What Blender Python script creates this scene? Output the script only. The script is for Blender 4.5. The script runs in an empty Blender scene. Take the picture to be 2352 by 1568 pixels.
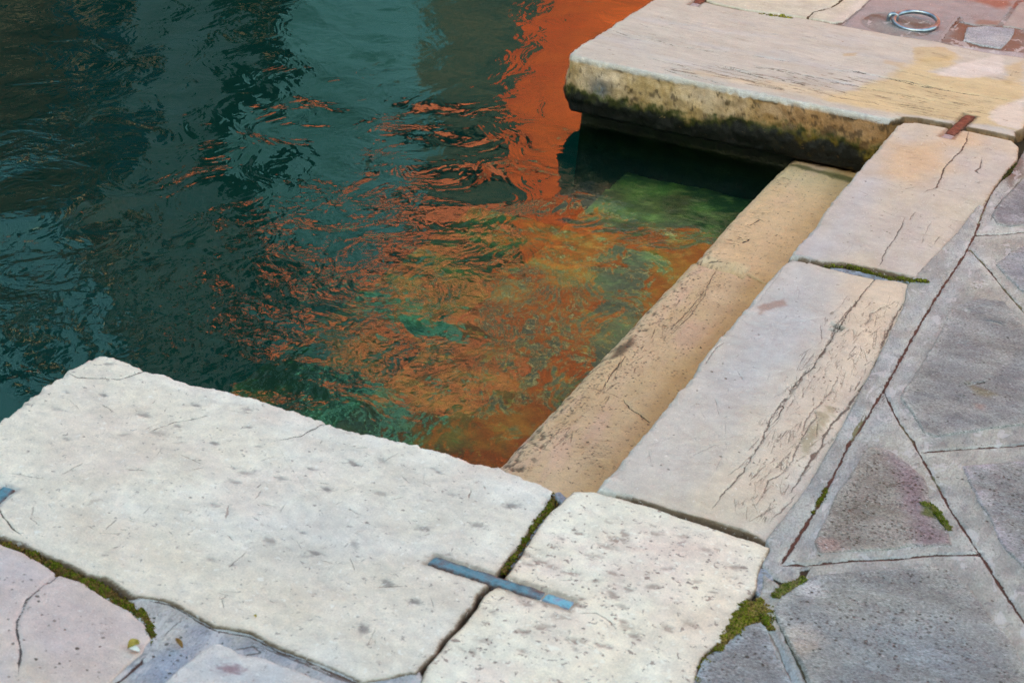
import bpy, math, random
import numpy as np
from mathutils import Matrix, Vector

C = bpy.context.scene.collection
rng = np.random.default_rng(11)
random.seed(5)

# ------------------------------------------------------------------ camera
CAM_H = 2.0
cam_rot = [[0.92204632, -0.23680971, 0.30618906],
           [0.37581494, 0.35823524, -0.85465235],
           [0.09270226, 0.90309948, 0.41930611]]
cam = bpy.data.cameras.new('camera')
cam.lens = 66.97
cam.sensor_width = 36.0
cam.clip_end = 400
cam.dof.use_dof = True
cam.dof.focus_distance = 6.0
cam.dof.aperture_fstop = 9.0
camo = bpy.data.objects.new('camera', cam)
M = Matrix(cam_rot).to_4x4()
M.translation = (0, 0, CAM_H)
camo.matrix_world = M
C.objects.link(camo)
bpy.context.scene.camera = camo

# ------------------------------------------------------------------ light
SUN_EL, SUN_AZ = 23.0, 182.0      # sun stands behind the viewer; azimuth clockwise from +y
world = bpy.data.worlds.new('World')
bpy.context.scene.world = world
world.use_nodes = True
nt = world.node_tree
bg = nt.nodes['Background']
sky = nt.nodes.new('ShaderNodeTexSky')
sky.sky_type = 'NISHITA'
sky.sun_disc = False
sky.sun_elevation = math.radians(SUN_EL)
sky.sun_rotation = math.radians(SUN_AZ)
sky.air_density = 1.0
sky.dust_density = 1.5
nt.links.new(sky.outputs[0], bg.inputs[0])
bg.inputs[1].default_value = 0.15
sl = bpy.data.lights.new('sun', 'SUN')
sl.energy = 1.9
sl.angle = math.radians(0.5)
sl.color = (1.0, 0.93, 0.83)
so = bpy.data.objects.new('sun', sl)
az, el = math.radians(SUN_AZ), math.radians(SUN_EL)
sd = Vector((math.sin(az) * math.cos(el), math.cos(az) * math.cos(el), math.sin(el)))
so.rotation_euler = sd.to_track_quat('Z', 'Y').to_euler()
so.location = (0, -4, 20)
C.objects.link(so)

vs = bpy.context.scene.view_settings
vs.view_transform = 'Standard'
vs.look = 'None'
vs.gamma = 1
vs.exposure = 2.7
vs.use_white_balance = True
vs.white_balance_temperature = 8500
vs.white_balance_tint = -8
bpy.context.scene.cycles.use_denoising = True
bpy.context.scene.cycles.denoising_prefilter = 'NONE'
bpy.context.scene.cycles.sample_clamp_indirect = 4.0
bpy.context.scene.cycles.max_bounces = 8
bpy.context.scene.cycles.transparent_max_bounces = 12
bpy.context.scene.cycles.caustics_reflective = False
bpy.context.scene.cycles.caustics_refractive = False

# ------------------------------------------------------------------ measuring
_R = np.array(cam_rot)
_F = 4375.43
WATER = -0.29


def W(p, z=0.0):
    """photograph measure (2352 wide) -> metres on the level z"""
    d = _R @ np.array([p[0] - 1176.0, 784.0 - p[1], -_F])
    t = (z - CAM_H) / d[2]
    return (d[0] * t, d[1] * t)


def WP(pts, z=0.0):
    return [W(p, z) if len(p) == 2 else (p[1], p[2]) for p in pts]


def lin(c, k=0.85):
    c = np.array(c, float) / 255.0
    return np.where(c <= 0.04045, c / 12.92, ((c + 0.055) / 1.055) ** 2.4) * k


# ------------------------------------------------------------------ noise
_perm = rng.permutation(4096)
_g = rng.normal(size=(4096, 3))
_g /= np.linalg.norm(_g, axis=1)[:, None]


def perlin(x, y, z=0.0):
    x, y = np.asarray(x, float), np.asarray(y, float)
    z = np.broadcast_to(np.asarray(z, float), x.shape)
    xi, yi, zi = np.floor(x).astype(int), np.floor(y).astype(int), np.floor(z).astype(int)
    fx, fy, fz = x - xi, y - yi, z - zi
    u, v, w = [t * t * t * (t * (t * 6 - 15) + 10) for t in (fx, fy, fz)]
    out = 0.0
    for dx in (0, 1):
        for dy in (0, 1):
            for dz in (0, 1):
                h = _perm[(_perm[(_perm[(xi + dx) & 4095] + yi + dy) & 4095] + zi + dz) & 4095]
                g = _g[h]
                d = g[..., 0] * (fx - dx) + g[..., 1] * (fy - dy) + g[..., 2] * (fz - dz)
                out = out + d * (u if dx else 1 - u) * (v if dy else 1 - v) * (w if dz else 1 - w)
    return out * 1.6


def fbm(x, y, z=0.0, f=1.0, o=4, gain=0.5, seed=0.0):
    s, a, t = 0.0, 1.0, 0.0
    for i in range(o):
        s = s + a * perlin(np.asarray(x) * f + seed * 7.3 + i * 13.7, np.asarray(y) * f + seed * 3.1 + i * 5.9, np.asarray(z) * f)
        t += a
        a *= gain
        f *= 2.03
    return s / t


def sstep(a, b, x):
    t = np.clip((x - a) / (b - a), 0, 1)
    return t * t * (3 - 2 * t)


# ------------------------------------------------------------------ geometry helpers
def seg_dist(P, poly, closed=False):
    """distance of points P (n,2) to a polyline, nearest point, arc position 0..1"""
    A = np.asarray(poly, float)
    B = np.roll(A, -1, 0)
    if not closed:
        A, B = A[:-1], B[:-1]
    best = np.full(len(P), 1e9)
    near = np.zeros((len(P), 2))
    pos = np.zeros(len(P))
    nseg = len(A)
    for k in range(nseg):
        a, b = A[k], B[k]
        ab = b - a
        L = ab @ ab + 1e-12
        t = np.clip(((P - a) @ ab) / L, 0, 1)
        q = a + t[:, None] * ab
        d = np.hypot(P[:, 0] - q[:, 0], P[:, 1] - q[:, 1])
        m = d < best
        best[m] = d[m]
        near[m] = q[m]
        pos[m] = (k + t[m]) / nseg
    return best, near, pos


def inside(P, poly):
    A = np.asarray(poly, float)
    B = np.roll(A, -1, 0)
    r = np.zeros(len(P), bool)
    x, y = P[:, 0], P[:, 1]
    for a, b in zip(A, B):
        if a[1] == b[1]:
            continue
        c = (a[1] > y) != (b[1] > y)
        r ^= c & (x < (b[0] - a[0]) * (y - a[1]) / (b[1] - a[1]) + a[0])
    return r


def resample(poly, step, closed, amp=0.0, f=30.0, seed=0.0):
    A = [np.array(p, float) for p in poly]
    n = len(A)
    out = []
    for k in range(n if closed else n - 1):
        a, b = A[k], A[(k + 1) % n]
        m = max(1, int(math.ceil(np.linalg.norm(b - a) / step)))
        for i in range(m):
            out.append(a + (b - a) * i / m)
    if not closed:
        out.append(A[-1])
    out = np.array(out)
    if amp:
        out = out + amp * np.stack([fbm(out[:, 0], out[:, 1], 1.3, f, 4, 0.6, seed),
                                    fbm(out[:, 0], out[:, 1], 7.7, f, 4, 0.6, seed + 3)], 1)
    return out


class Patch:
    """a stone: fine grid over an outline, worn edge, then walls along a profile"""

    def __init__(s, outline, z, step=0.004, amp=0.003, ef=25.0, R=0.01, Rfun=None, profile=None, relief=0.0015, rf=9.0, seed=0.0, tilt=None):
        s.step, s.z0, s.seed = step, z, seed
        out = resample(resample(outline, 0.02, True, amp, ef, seed), 0.004, True, amp * 0.3, 50, seed + 4)
        lo, hi = out.min(0) - step * 2, out.max(0) + step * 2
        nx, ny = [int(v) for v in np.ceil((hi - lo) / step)]
        gx, gy = np.meshgrid(lo[0] + np.arange(nx + 1) * step, lo[1] + np.arange(ny + 1) * step)
        P = np.stack([gx.ravel(), gy.ravel()], 1)
        dc, _, _ = seg_dist(P, outline, True)
        ins = inside(P, outline)
        sdv = np.where(ins, dc, -dc)
        near = P.copy()
        band = np.abs(sdv) < 0.03 + 3 * amp
        # exact distances only close to the edge, in tiles
        idx = np.nonzero(band)[0]
        o2 = np.vstack([out, out[:1]])
        for i0 in range(0, len(o2) - 1, 40):
            seg = o2[i0:i0 + 41]
            a, b = seg.min(0) - 0.045 - 3 * amp, seg.max(0) + 0.045 + 3 * amp
            m = idx[(P[idx, 0] > a[0]) & (P[idx, 0] < b[0]) & (P[idx, 1] > a[1]) & (P[idx, 1] < b[1])]
            if len(m) == 0:
                continue
            d, q, _ = seg_dist(P[m], seg)
            if not hasattr(s, '_bd'):
                s._bd = np.full(len(P), 1e9)
            g = d < s._bd[m]
            s._bd[m[g]] = d[g]
            near[m[g]] = q[g]
        ok = band & (s._bd < 1e8)
        ins2 = inside(P[ok], out)
        sdv[ok] = np.where(ins2, s._bd[ok], -s._bd[ok])
        inn = sdv > 0
        I = np.arange(len(P)).reshape(ny + 1, nx + 1)
        q = np.stack([I[:-1, :-1], I[:-1, 1:], I[1:, 1:], I[1:, :-1]], -1).reshape(-1, 4)
        keep = inn[q].sum(1) >= 2
        keep &= (sdv[q] > -step * 1.6).all(1)
        q = q[keep]
        outv = ~inn
        P[outv] = near[outv]
        sdv[outv] = 0
        used = np.unique(q)
        remap = -np.ones(len(P), int)
        remap[used] = np.arange(len(used))
        q = remap[q]
        s.xy = P[used]
        s.d = sdv[used]
        s.q = q
        n = len(used)
        x, y = s.xy[:, 0], s.xy[:, 1]
        RR = R if Rfun is None else Rfun(x, y)
        big = np.where(RR * np.ones(n) > 0.03, 0.22, 1.0)
        s.RR = RR * np.clip(1 + big * (1.1 * fbm(x, y, 0, 38, 4, 0.6, seed + 5) + 0.9 * fbm(x, y, 0, 9, 2, 0.6, seed + 6)), 0.25, 2.2)
        t = np.clip(1 - s.d / np.maximum(s.RR, 1e-6), 0, 1)
        drop = s.RR * (1 - np.sqrt(np.maximum(0, 1 - t * t)))
        s.zz = z - drop + relief * fbm(x, y, 0, rf, 4, 0.5, seed) + (tilt(x, y) if tilt else 0)
        # boundary
        e = np.concatenate([q[:, [0, 1]], q[:, [1, 2]], q[:, [2, 3]], q[:, [3, 0]]])
        key = {}
        a = e.min(1).astype(np.int64) * (n + 1) + e.max(1)
        u, inv, cnt = np.unique(a, return_inverse=True, return_counts=True)
        be = e[cnt[inv] == 1]
        bv = np.unique(be)
        nrm = np.zeros((n, 2))
        dv = s.xy[be[:, 1]] - s.xy[be[:, 0]]
        on = np.stack([dv[:, 1], -dv[:, 0]], 1)
        np.add.at(nrm, be[:, 0], on)
        np.add.at(nrm, be[:, 1], on)
        for _ in range(6):
            acc = nrm.copy()
            np.add.at(acc, be[:, 0], nrm[be[:, 1]])
            np.add.at(acc, be[:, 1], nrm[be[:, 0]])
            nrm = acc / 3
        L = np.linalg.norm(nrm, axis=1)[:, None]
        nrm = nrm / np.where(L > 0, L, 1)
        s.bv, s.be, s.nrm = bv, be, nrm
        s.profile = profile or [(0.0, -0.02), (-0.004, -0.06)]
        s.n = n
        s.sd = np.full(n, 0.02)
        s.cw = np.zeros(n)
        s.cn = np.zeros(n)
        s.ccol = np.tile(lin((45, 36, 28), 0.8), (n, 1))
        s.pit = np.zeros(n)
        s.col = np.ones((n, 3))

    # --- surface features
    def joint_dirt(s, cond, w=0.006, amt=0.85, c=(74, 54, 36)):
        x, y = s.xy[:, 0], s.xy[:, 1]
        dd = s.d + 0.004 * fbm(x, y, 0, 60, 4, 0.65, s.seed + 8)
        k = (sstep(w, w * 0.15, dd) * amt * cond(x, y))[:, None]
        s.col[:] = s.col * (1 - k) + lin(c, 0.8) * k
        k = (sstep(w * 3.5, 0, dd) * 0.22 * cond(x, y))[:, None]
        s.col[:] = s.col * (1 - k) + lin((170, 130, 90), 0.8) * k

    def base(s, c1, c2, f=3.0, k=0.85, c3=None, aniso=(1, 1)):
        x, y = s.xy[:, 0] * aniso[0], s.xy[:, 1] * aniso[1]
        t = sstep(-0.28, 0.28, fbm(x, y, 2, f, 4, 0.55, s.seed + 1))[:, None]
        s.col = lin(c1, k) * (1 - t) + lin(c2, k) * t
        if c3 is not None:
            t = sstep(0.0, 0.4, fbm(x, y, 5, f * 1.7, 4, 0.55, s.seed + 2))[:, None] * 0.8
            s.col = s.col * (1 - t) + lin(c3, k) * t

    def stain(s, pts, c, soft=0.03, amt=0.8, rag=0.03, f=12.0, k=0.85, z=0.0):  # colour patch for stains and for painted sky sheen
        w = np.array(WP(pts, z))
        lo, hi = w.min(0) - soft - rag * 2, w.max(0) + soft + rag * 2
        m = np.nonzero((s.xy > lo).all(1) & (s.xy < hi).all(1))[0]
        if not len(m):
            return
        p = s.xy[m]
        d, _, _ = seg_dist(p, w, True)
        d = np.where(inside(p, w), d, -d) + rag * fbm(p[:, 0], p[:, 1], 3, f, 5, 0.6, s.seed + len(pts))
        t = (sstep(-soft, soft, d) * amt)[:, None]
        s.col[m] = s.col[m] * (1 - t) + lin(c, k) * t

    def crackw(s, w, width=0.004, depth=0.004, amp=0.006, f=26.0, dark=0.9, col=(45, 36, 28), taper=True, flank=0.0):
        w = resample(w, 0.012, False, amp, f, s.seed + w[0][0] * 3)
        m = np.nonzero((s.xy > w.min(0) - 0.02 - width).all(1) & (s.xy < w.max(0) + 0.02 + width).all(1))[0]
        if not len(m):
            return
        best = np.full(len(m), 1e9)
        pos = np.zeros(len(m))
        sgn = np.ones(len(m))
        for i0 in range(0, len(w) - 1, 12):
            seg = w[i0:i0 + 13]
            pad = 0.02 + width
            k = np.nonzero((s.xy[m] > seg.min(0) - pad).all(1) & (s.xy[m] < seg.max(0) + pad).all(1))[0]
            if not len(k):
                continue
            P = s.xy[m[k]]
            d, q, ps = seg_dist(P, seg)
            g = d < best[k]
            best[k[g]] = d[g]
            pos[k[g]] = (i0 + ps[g] * (len(seg) - 1)) / (len(w) - 1)
            j = np.minimum((ps * (len(seg) - 1)).astype(int), len(seg) - 2)
            t = seg[j + 1] - seg[j]
            c = t[:, 0] * (P[:, 1] - seg[j][:, 1]) - t[:, 1] * (P[:, 0] - seg[j][:, 0])
            sgn[k[g]] = np.where(c[g] < 0, -1, 1)
        p = s.xy[m]
        wl = width * np.clip(0.75 + 0.9 * fbm(p[:, 0], p[:, 1], 9, 22, 3, 0.6, s.seed), 0.1, 2)
        if taper:
            wl = wl * np.clip(np.minimum(pos, 1 - pos) * 7 + 0.15, 0, 1)
        a = np.clip(1.0 - best / (wl * 0.6 + s.step * 0.7), 0, 1) * np.clip(wl / s.step, 0.1, 1)
        s.zz[m] -= a * depth * 0.7
        lim = 0.007 + width * 0.6
        new = (best < np.abs(s.sd[m])) & (best < lim * 1.6)
        mm = m[new]
        s.sd[mm] = (best * sgn)[new]
        s.cw[mm] = wl[new]
        s.cn[mm] = (np.clip(dark * 1.12, 0, 1) * sstep(lim * 1.3, lim, best))[new]
        s.ccol[mm] = lin(col, 0.8)

    def crackp(s, pts, *a, z=0.0, **k):
        s.crackw(WP(pts, z), *a, **k)

    def dashes(s, n, region, ang, length, width=0.0022, spread=0.15, depth=0.002, dark=0.7, z=0.0, col=(60, 48, 36), amp=0.004):
        w = np.array(WP(region, z))
        lo, hi = w.min(0), w.max(0)
        r = np.random.default_rng(int(abs(w.sum() * 1000)) + n)
        c = 0
        for _ in range(n * 8):
            p = lo + r.random(2) * (hi - lo)
            if not inside(p[None], w)[0]:
                continue
            a = ang + r.normal() * spread
            L = length * (0.3 + r.random() ** 2 * 1.6)
            dv = np.array([math.cos(a), math.sin(a)]) * L / 2
            s.crackw([tuple(p - dv), tuple(p), tuple(p + dv)], width * (0.5 + r.random()), depth, amp, 30.0, dark * (0.5 + 0.5 * r.random()), col)
            c += 1
            if c >= n:
                break

    def pits(s, n, region, size=0.004, depth=0.002, dark=0.75, z=0.0, col=(60, 50, 42), elong=1.6, ang=0.0):
        """small pits: a density the material turns into crisp holes; big ones are modelled"""
        w = np.array(WP(region, z))
        if size < 0.009:
            A = 0.5 * abs(np.sum(w[:, 0] * np.roll(w[:, 1], -1) - w[:, 1] * np.roll(w[:, 0], -1)))
            dens = min(0.9, n / max(A, 1e-4) * 1.8e-4 * (size / 0.004)) * (0.4 + dark)
            d, _, _ = seg_dist(s.xy, w, True)
            d = np.where(inside(s.xy, w), d, -d)
            k = sstep(-0.02, 0.03, d) * dens * np.clip(0.75 + 2.6 * fbm(s.xy[:, 0], s.xy[:, 1], 3, 9, 3, 0.6, s.seed + n), 0.03, 2.6)
            s.pit = np.maximum(s.pit, k)
            return
        lo, hi = w.min(0), w.max(0)
        r = np.random.default_rng(int(abs(w.sum() * 777)) + n)
        pts = lo + r.random((n * 4, 2)) * (hi - lo)
        pts = pts[inside(pts, w)][:n]
        for p in pts:
            sz = size * (0.5 + r.random() * 0.8)
            m = np.nonzero((np.abs(s.xy[:, 0] - p[0]) < sz * 3) & (np.abs(s.xy[:, 1] - p[1]) < sz * 3))[0]
            if not len(m):
                continue
            d = s.xy[m] - p
            aa = ang + r.normal() * 0.5
            u = d[:, 0] * math.cos(aa) + d[:, 1] * math.sin(aa)
            v = -d[:, 0] * math.sin(aa) + d[:, 1] * math.cos(aa)
            rr = np.hypot(u / elong, v) / sz
            rr = rr * (1 + 0.9 * fbm(s.xy[m, 0], s.xy[m, 1], 1, 120, 2, 0.5))
            a = np.clip(1.6 - 1.4 * rr, 0, 1)
            s.zz[m] -= a * depth
            t = (a * dark * (0.5 + 0.5 * r.random()))[:, None]
            s.col[m] = s.col[m] * (1 - t) + lin(col, 0.8) * t

    def slot(s, a, b, half, depth=0.01, rim=(120, 92, 74), margin=0.0025):
        """a cut let into the stone for a metal clamp (world points a, b)"""
        a, b = np.array(a), np.array(b)
        u = (b - a) / np.linalg.norm(b - a)
        L = np.linalg.norm(b - a)
        d = s.xy - a
        t = d @ u
        v = np.abs(d[:, 0] * -u[1] + d[:, 1] * u[0])
        n = 0.004 * fbm(s.xy[:, 0], s.xy[:, 1], 4, 60, 3, 0.6)
        dd = np.maximum(v - half - margin, np.maximum(-t - margin, t - L - margin)) + n
        k = 1 - sstep(-0.003, 0.004, dd)
        s.zz -= depth * k
        kk = ((1 - sstep(-0.002, 0.014, dd + n * 2)) * 0.6)[:, None]
        s.col[:] = s.col * (1 - kk) + lin(rim, 0.8) * kk

    def build(s, name, mat, wallcol=None, wallfn=None, wamp=0.0, wf=12.0, parent=None):
        verts = [np.column_stack([s.xy, s.zz])]
        cols = [s.col]
        faces = [s.q]
        bv, be, nrm = s.bv, s.be, s.nrm
        prev = np.zeros(s.n, int)
        prev[bv] = bv
        base = s.n
        e = be
        zb = s.zz[bv]
        for k, (off, dz) in enumerate(s.profile):
            xy = s.xy[bv] + nrm[bv] * off
            z = np.minimum(np.full(len(bv), s.z0 + dz), zb - 0.0005 * (k + 1)) if dz > -0.5 else np.full(len(bv), s.z0 + dz)
            if wamp:
                g = wamp * fbm(xy[:, 0], xy[:, 1], z, wf, 5, 0.55, s.seed)
                xy = xy + nrm[bv] * g[:, None]
            verts.append(np.column_stack([xy, z]))
            if wallfn is not None:
                cols.append(wallfn(xy[:, 0], xy[:, 1], z, s.col[bv]))
            else:
                cc = s.col[bv] if wallcol is None else np.tile(lin(wallcol), (len(bv), 1))
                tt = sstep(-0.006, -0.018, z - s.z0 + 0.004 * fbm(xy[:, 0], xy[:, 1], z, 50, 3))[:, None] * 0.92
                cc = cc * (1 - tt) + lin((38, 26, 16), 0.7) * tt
                cols.append(cc)
            cur = np.zeros(s.n, int)
            cur[bv] = base + np.arange(len(bv))
            faces.append(np.stack([prev[e[:, 0]], cur[e[:, 0]], cur[e[:, 1]], prev[e[:, 1]]], 1))
            prev = cur
            base += len(bv)
        V = np.vstack(verts)
        F = np.vstack(faces)
        o = mesh_obj(name, V, F, mat, np.vstack(cols), parent)
        ext = len(V) - s.n
        me = o.data
        for nm, arr in (('crk', np.column_stack([s.sd, s.cw, s.cn])), ('ccol', s.ccol), ('pit', np.column_stack([s.pit, s.pit, s.pit]))):
            at = me.attributes.new(nm, 'FLOAT_VECTOR', 'POINT')
            fill = np.zeros((ext, 3))
            if nm == 'crk':
                fill[:, 0] = 0.02
            at.data.foreach_set('vector', np.vstack([arr, fill]).astype(np.float32).ravel())
        return o


def mesh_obj(name, V, F, mat, col=None, parent=None, smooth=True):
    me = bpy.data.meshes.new(name)
    V = np.asarray(V, float)
    if isinstance(F, np.ndarray):
        nf, k = F.shape
        me.vertices.add(len(V))
        me.vertices.foreach_set('co', V.astype(np.float32).ravel())
        me.loops.add(nf * k)
        me.loops.foreach_set('vertex_index', F.astype(np.int32).ravel())
        me.polygons.add(nf)
        me.polygons.foreach_set('loop_start', np.arange(0, nf * k, k, dtype=np.int32))
        me.update(calc_edges=True)
        me.validate()
    else:
        me.from_pydata([tuple(v) for v in V], [], F)
        me.update()
    if smooth:
        me.polygons.foreach_set('use_smooth', np.ones(len(me.polygons), bool))
    if col is not None:
        at = me.color_attributes.new('col', 'FLOAT_COLOR', 'POINT')
        c4 = np.ones((len(V), 4), np.float32)
        c4[:, :3] = np.clip(col, 0.002, 0.95)
        at.data.foreach_set('color', c4.ravel())
    me.materials.append(mat)
    o = bpy.data.objects.new(name, me)
    C.objects.link(o)
    if parent is not None:
        o.parent = parent
    return o


def tag(o, label=None, cat=None, group=None, kind=None):
    if label:
        o['label'] = label
    if cat:
        o['category'] = cat
    if group:
        o['group'] = group
    if kind:
        o['kind'] = kind
    return o


def empty(name, loc=(0, 0, 0)):
    o = bpy.data.objects.new(name, None)
    o.location = loc
    C.objects.link(o)
    return o


# ------------------------------------------------------------------ materials
def new_mat(name):
    m = bpy.data.materials.new(name)
    m.use_nodes = True
    n = m.node_tree
    n.nodes.clear()
    out = n.nodes.new('ShaderNodeOutputMaterial')
    return m, n, out


def nd(n, kind, **kw):
    x = n.nodes.new(kind)
    for k, v in kw.items():
        if k.startswith('i_'):
            x.inputs[k[2:].replace('_', ' ')].default_value = v
        else:
            setattr(x, k, v)
    return x


def noise(n, vec, scale, detail=4, rough=0.6, dist=0.0):
    t = nd(n, 'ShaderNodeTexNoise')
    t.inputs['Scale'].default_value = scale
    t.inputs['Detail'].default_value = detail
    t.inputs['Roughness'].default_value = rough
    t.inputs['Distortion'].default_value = dist
    n.links.new(vec, t.inputs['Vector'])
    return t


def ramp(n, fac, stops, interp='LINEAR'):
    r = nd(n, 'ShaderNodeValToRGB')
    r.color_ramp.interpolation = interp
    while len(r.color_ramp.elements) < len(stops):
        r.color_ramp.elements.new(0.5)
    for e, (p, c) in zip(r.color_ramp.elements, stops):
        e.position = p
        e.color = (*c, 1) if len(c) == 3 else c
    n.links.new(fac, r.inputs[0])
    return r.outputs[0]


def mix(n, fac, a, b, mode='MIX'):
    x = nd(n, 'ShaderNodeMix', data_type='RGBA', blend_type=mode)
    for sock, v in ((x.inputs[0], fac), (x.inputs[6], a), (x.inputs[7], b)):
        if hasattr(v, 'links'):
            n.links.new(v, sock)
        elif isinstance(v, (int, float)):
            sock.default_value = v
        else:
            sock.default_value = (*v, 1)
    return x.outputs[2]


def stone_mat(name, grain=0.12, gscale=260, flecks=None, fscale=45, fthr=0.62, bump=0.25, rough=0.62, stretch=(1, 1, 1), light=None, mott=0.10, spec=0.35, pitc=(0.035, 0.027, 0.018)):
    """attribute colour (stains, painted sky sheen, cracks of the stone itself) times fine mineral grain, plus flecks and bump"""
    m, n, out = new_mat(name)
    b = nd(n, 'ShaderNodeBsdfPrincipled')
    n.links.new(b.outputs[0], out.inputs[0])
    at = nd(n, 'ShaderNodeAttribute', attribute_name='col')
    tc = nd(n, 'ShaderNodeTexCoord')
    mp = nd(n, 'ShaderNodeMapping')
    mp.inputs['Scale'].default_value = stretch
    n.links.new(tc.outputs['Object'], mp.inputs[0])
    v = mp.outputs[0]
    g1 = noise(n, v, gscale, 3, 0.7)
    g2 = noise(n, v, gscale * 0.13, 6, 0.65)
    g3 = noise(n, v, gscale * 0.035, 5, 0.6)
    c = at.outputs['Color']
    k1 = ramp(n, g1.outputs[0], [(0.3, (1 - grain,) * 3), (0.7, (1 + grain,) * 3)])
    c = mix(n, 1.0, c, k1, 'MULTIPLY')
    k2 = ramp(n, g2.outputs[0], [(0.3, (1 - mott, 1 - mott, 1 - mott * 0.8)), (0.7, (1 + mott, 1 + mott * 0.9, 1 + mott * 0.8))])
    c = mix(n, 1.0, c, k2, 'MULTIPLY')
    k3 = ramp(n, g3.outputs[0], [(0.35, (1 - mott * 0.6, 1 - mott * 0.7, 1 - mott * 0.9)), (0.65, (1 + mott * 0.6, 1 + mott * 0.6, 1 + mott * 0.5))])
    c = mix(n, 1.0, c, k3, 'MULTIPLY')
    if flecks is not None:
        for i, (fs, th, colr, am) in enumerate(flecks):
            mp2 = nd(n, 'ShaderNodeMapping')
            mp2.inputs['Location'].default_value = (3.7 * i, 1.9 * i, 0)
            n.links.new(v, mp2.inputs[0])
            f = noise(n, mp2.outputs[0], fs, 4, 0.62, 0.6)
            k = ramp(n, f.outputs[0], [(th, (0, 0, 0)), (th + 0.035, (1, 1, 1))])
            kk = nd(n, 'ShaderNodeMath', operation='MULTIPLY')
            n.links.new(k, kk.inputs[0])
            kk.inputs[1].default_value = am
            c = mix(n, kk.outputs[0], c, colr)
    # cracks: stored signed distance to each line, roughened here
    def mth(op, *a):
        x = nd(n, 'ShaderNodeMath', operation=op)
        for i, q in enumerate(a):
            if hasattr(q, 'links'):
                n.links.new(q, x.inputs[i])
            else:
                x.inputs[i].default_value = q
        return x.outputs[0]
    ca = nd(n, 'ShaderNodeAttribute', attribute_name='crk')
    sp = nd(n, 'ShaderNodeSeparateXYZ')
    n.links.new(ca.outputs['Vector'], sp.inputs[0])
    j1 = noise(n, tc.outputs['Object'], 55, 4, 0.75)
    j2 = noise(n, tc.outputs['Object'], 30, 3, 0.6)
    jit = mth('MULTIPLY', mth('SUBTRACT', j1.outputs[0], 0.5), 0.009)
    dd = mth('ABSOLUTE', mth('ADD', sp.outputs[0], jit))
    wv = mth('MULTIPLY', mth('MULTIPLY', sp.outputs[1], 0.42), mth('MULTIPLY', mth('SUBTRACT', j2.outputs[0], 0.22), 3.2))
    cm = mth('DIVIDE', mth('SUBTRACT', mth('ADD', wv, 0.0006), dd), 0.0011)
    cmn = nd(n, 'ShaderNodeClamp')
    n.links.new(cm, cmn.inputs[0])
    cfac = mth('MULTIPLY', cmn.outputs[0], sp.outputs[2])
    cc_ = nd(n, 'ShaderNodeAttribute', attribute_name='ccol')
    c = mix(n, cfac, c, cc_.outputs['Color'])
    # pits
    pa = nd(n, 'ShaderNodeAttribute', attribute_name='pit')
    dv = nd(n, 'ShaderNodeVectorMath', operation='ADD')
    ds = noise(n, tc.outputs['Object'], 130, 2, 0.6)
    dm = nd(n, 'ShaderNodeVectorMath', operation='SCALE')
    n.links.new(ds.outputs[1], dm.inputs[0])
    dm.inputs['Scale'].default_value = 0.006
    n.links.new(tc.outputs['Object'], dv.inputs[0])
    n.links.new(dm.outputs[0], dv.inputs[1])
    vo = nd(n, 'ShaderNodeTexVoronoi', voronoi_dimensions='2D')
    vo.inputs['Scale'].default_value = 95
    n.links.new(dv.outputs[0], vo.inputs['Vector'])
    sr = nd(n, 'ShaderNodeSeparateColor')
    n.links.new(vo.outputs['Color'], sr.inputs[0])
    on = mth('LESS_THAN', sr.outputs[0], pa.outputs['Fac'])
    rad = mth('ADD', 0.12, mth('MULTIPLY', sr.outputs[1], 0.30))
    pf = nd(n, 'ShaderNodeClamp')
    n.links.new(mth('MULTIPLY', mth('SUBTRACT', rad, vo.outputs['Distance']), 9.0), pf.inputs[0])
    pfac = mth('MULTIPLY', mth('MULTIPLY', pf.outputs[0], on), mth('ADD', 0.3, mth('MULTIPLY', sr.outputs[2], 0.6)))
    c = mix(n, pfac, c, pitc)
    n.links.new(c, b.inputs['Base Color'])
    rr = ramp(n, g2.outputs[0], [(0.3, (rough - 0.12,) * 3), (0.7, (rough + 0.14,) * 3)])
    n.links.new(rr, b.inputs['Roughness'])
    b.inputs['Specular IOR Level'].default_value = spec
    ad = nd(n, 'ShaderNodeMath', operation='ADD')
    n.links.new(g1.outputs[0], ad.inputs[0])
    m2 = nd(n, 'ShaderNodeMath', operation='MULTIPLY')
    n.links.new(g2.outputs[0], m2.inputs[0])
    m2.inputs[1].default_value = 2.2
    n.links.new(m2.outputs[0], ad.inputs[1])
    hh = mth('SUBTRACT', mth('SUBTRACT', ad.outputs[0], mth('MULTIPLY', cfac, 1.6)), mth('MULTIPLY', pfac, 1.6))
    bp = nd(n, 'ShaderNodeBump')
    bp.inputs['Strength'].default_value = bump
    bp.inputs['Distance'].default_value = 0.004
    n.links.new(hh, bp.inputs['Height'])
    n.links.new(bp.outputs[0], b.inputs['Normal'])
    return m


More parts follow.
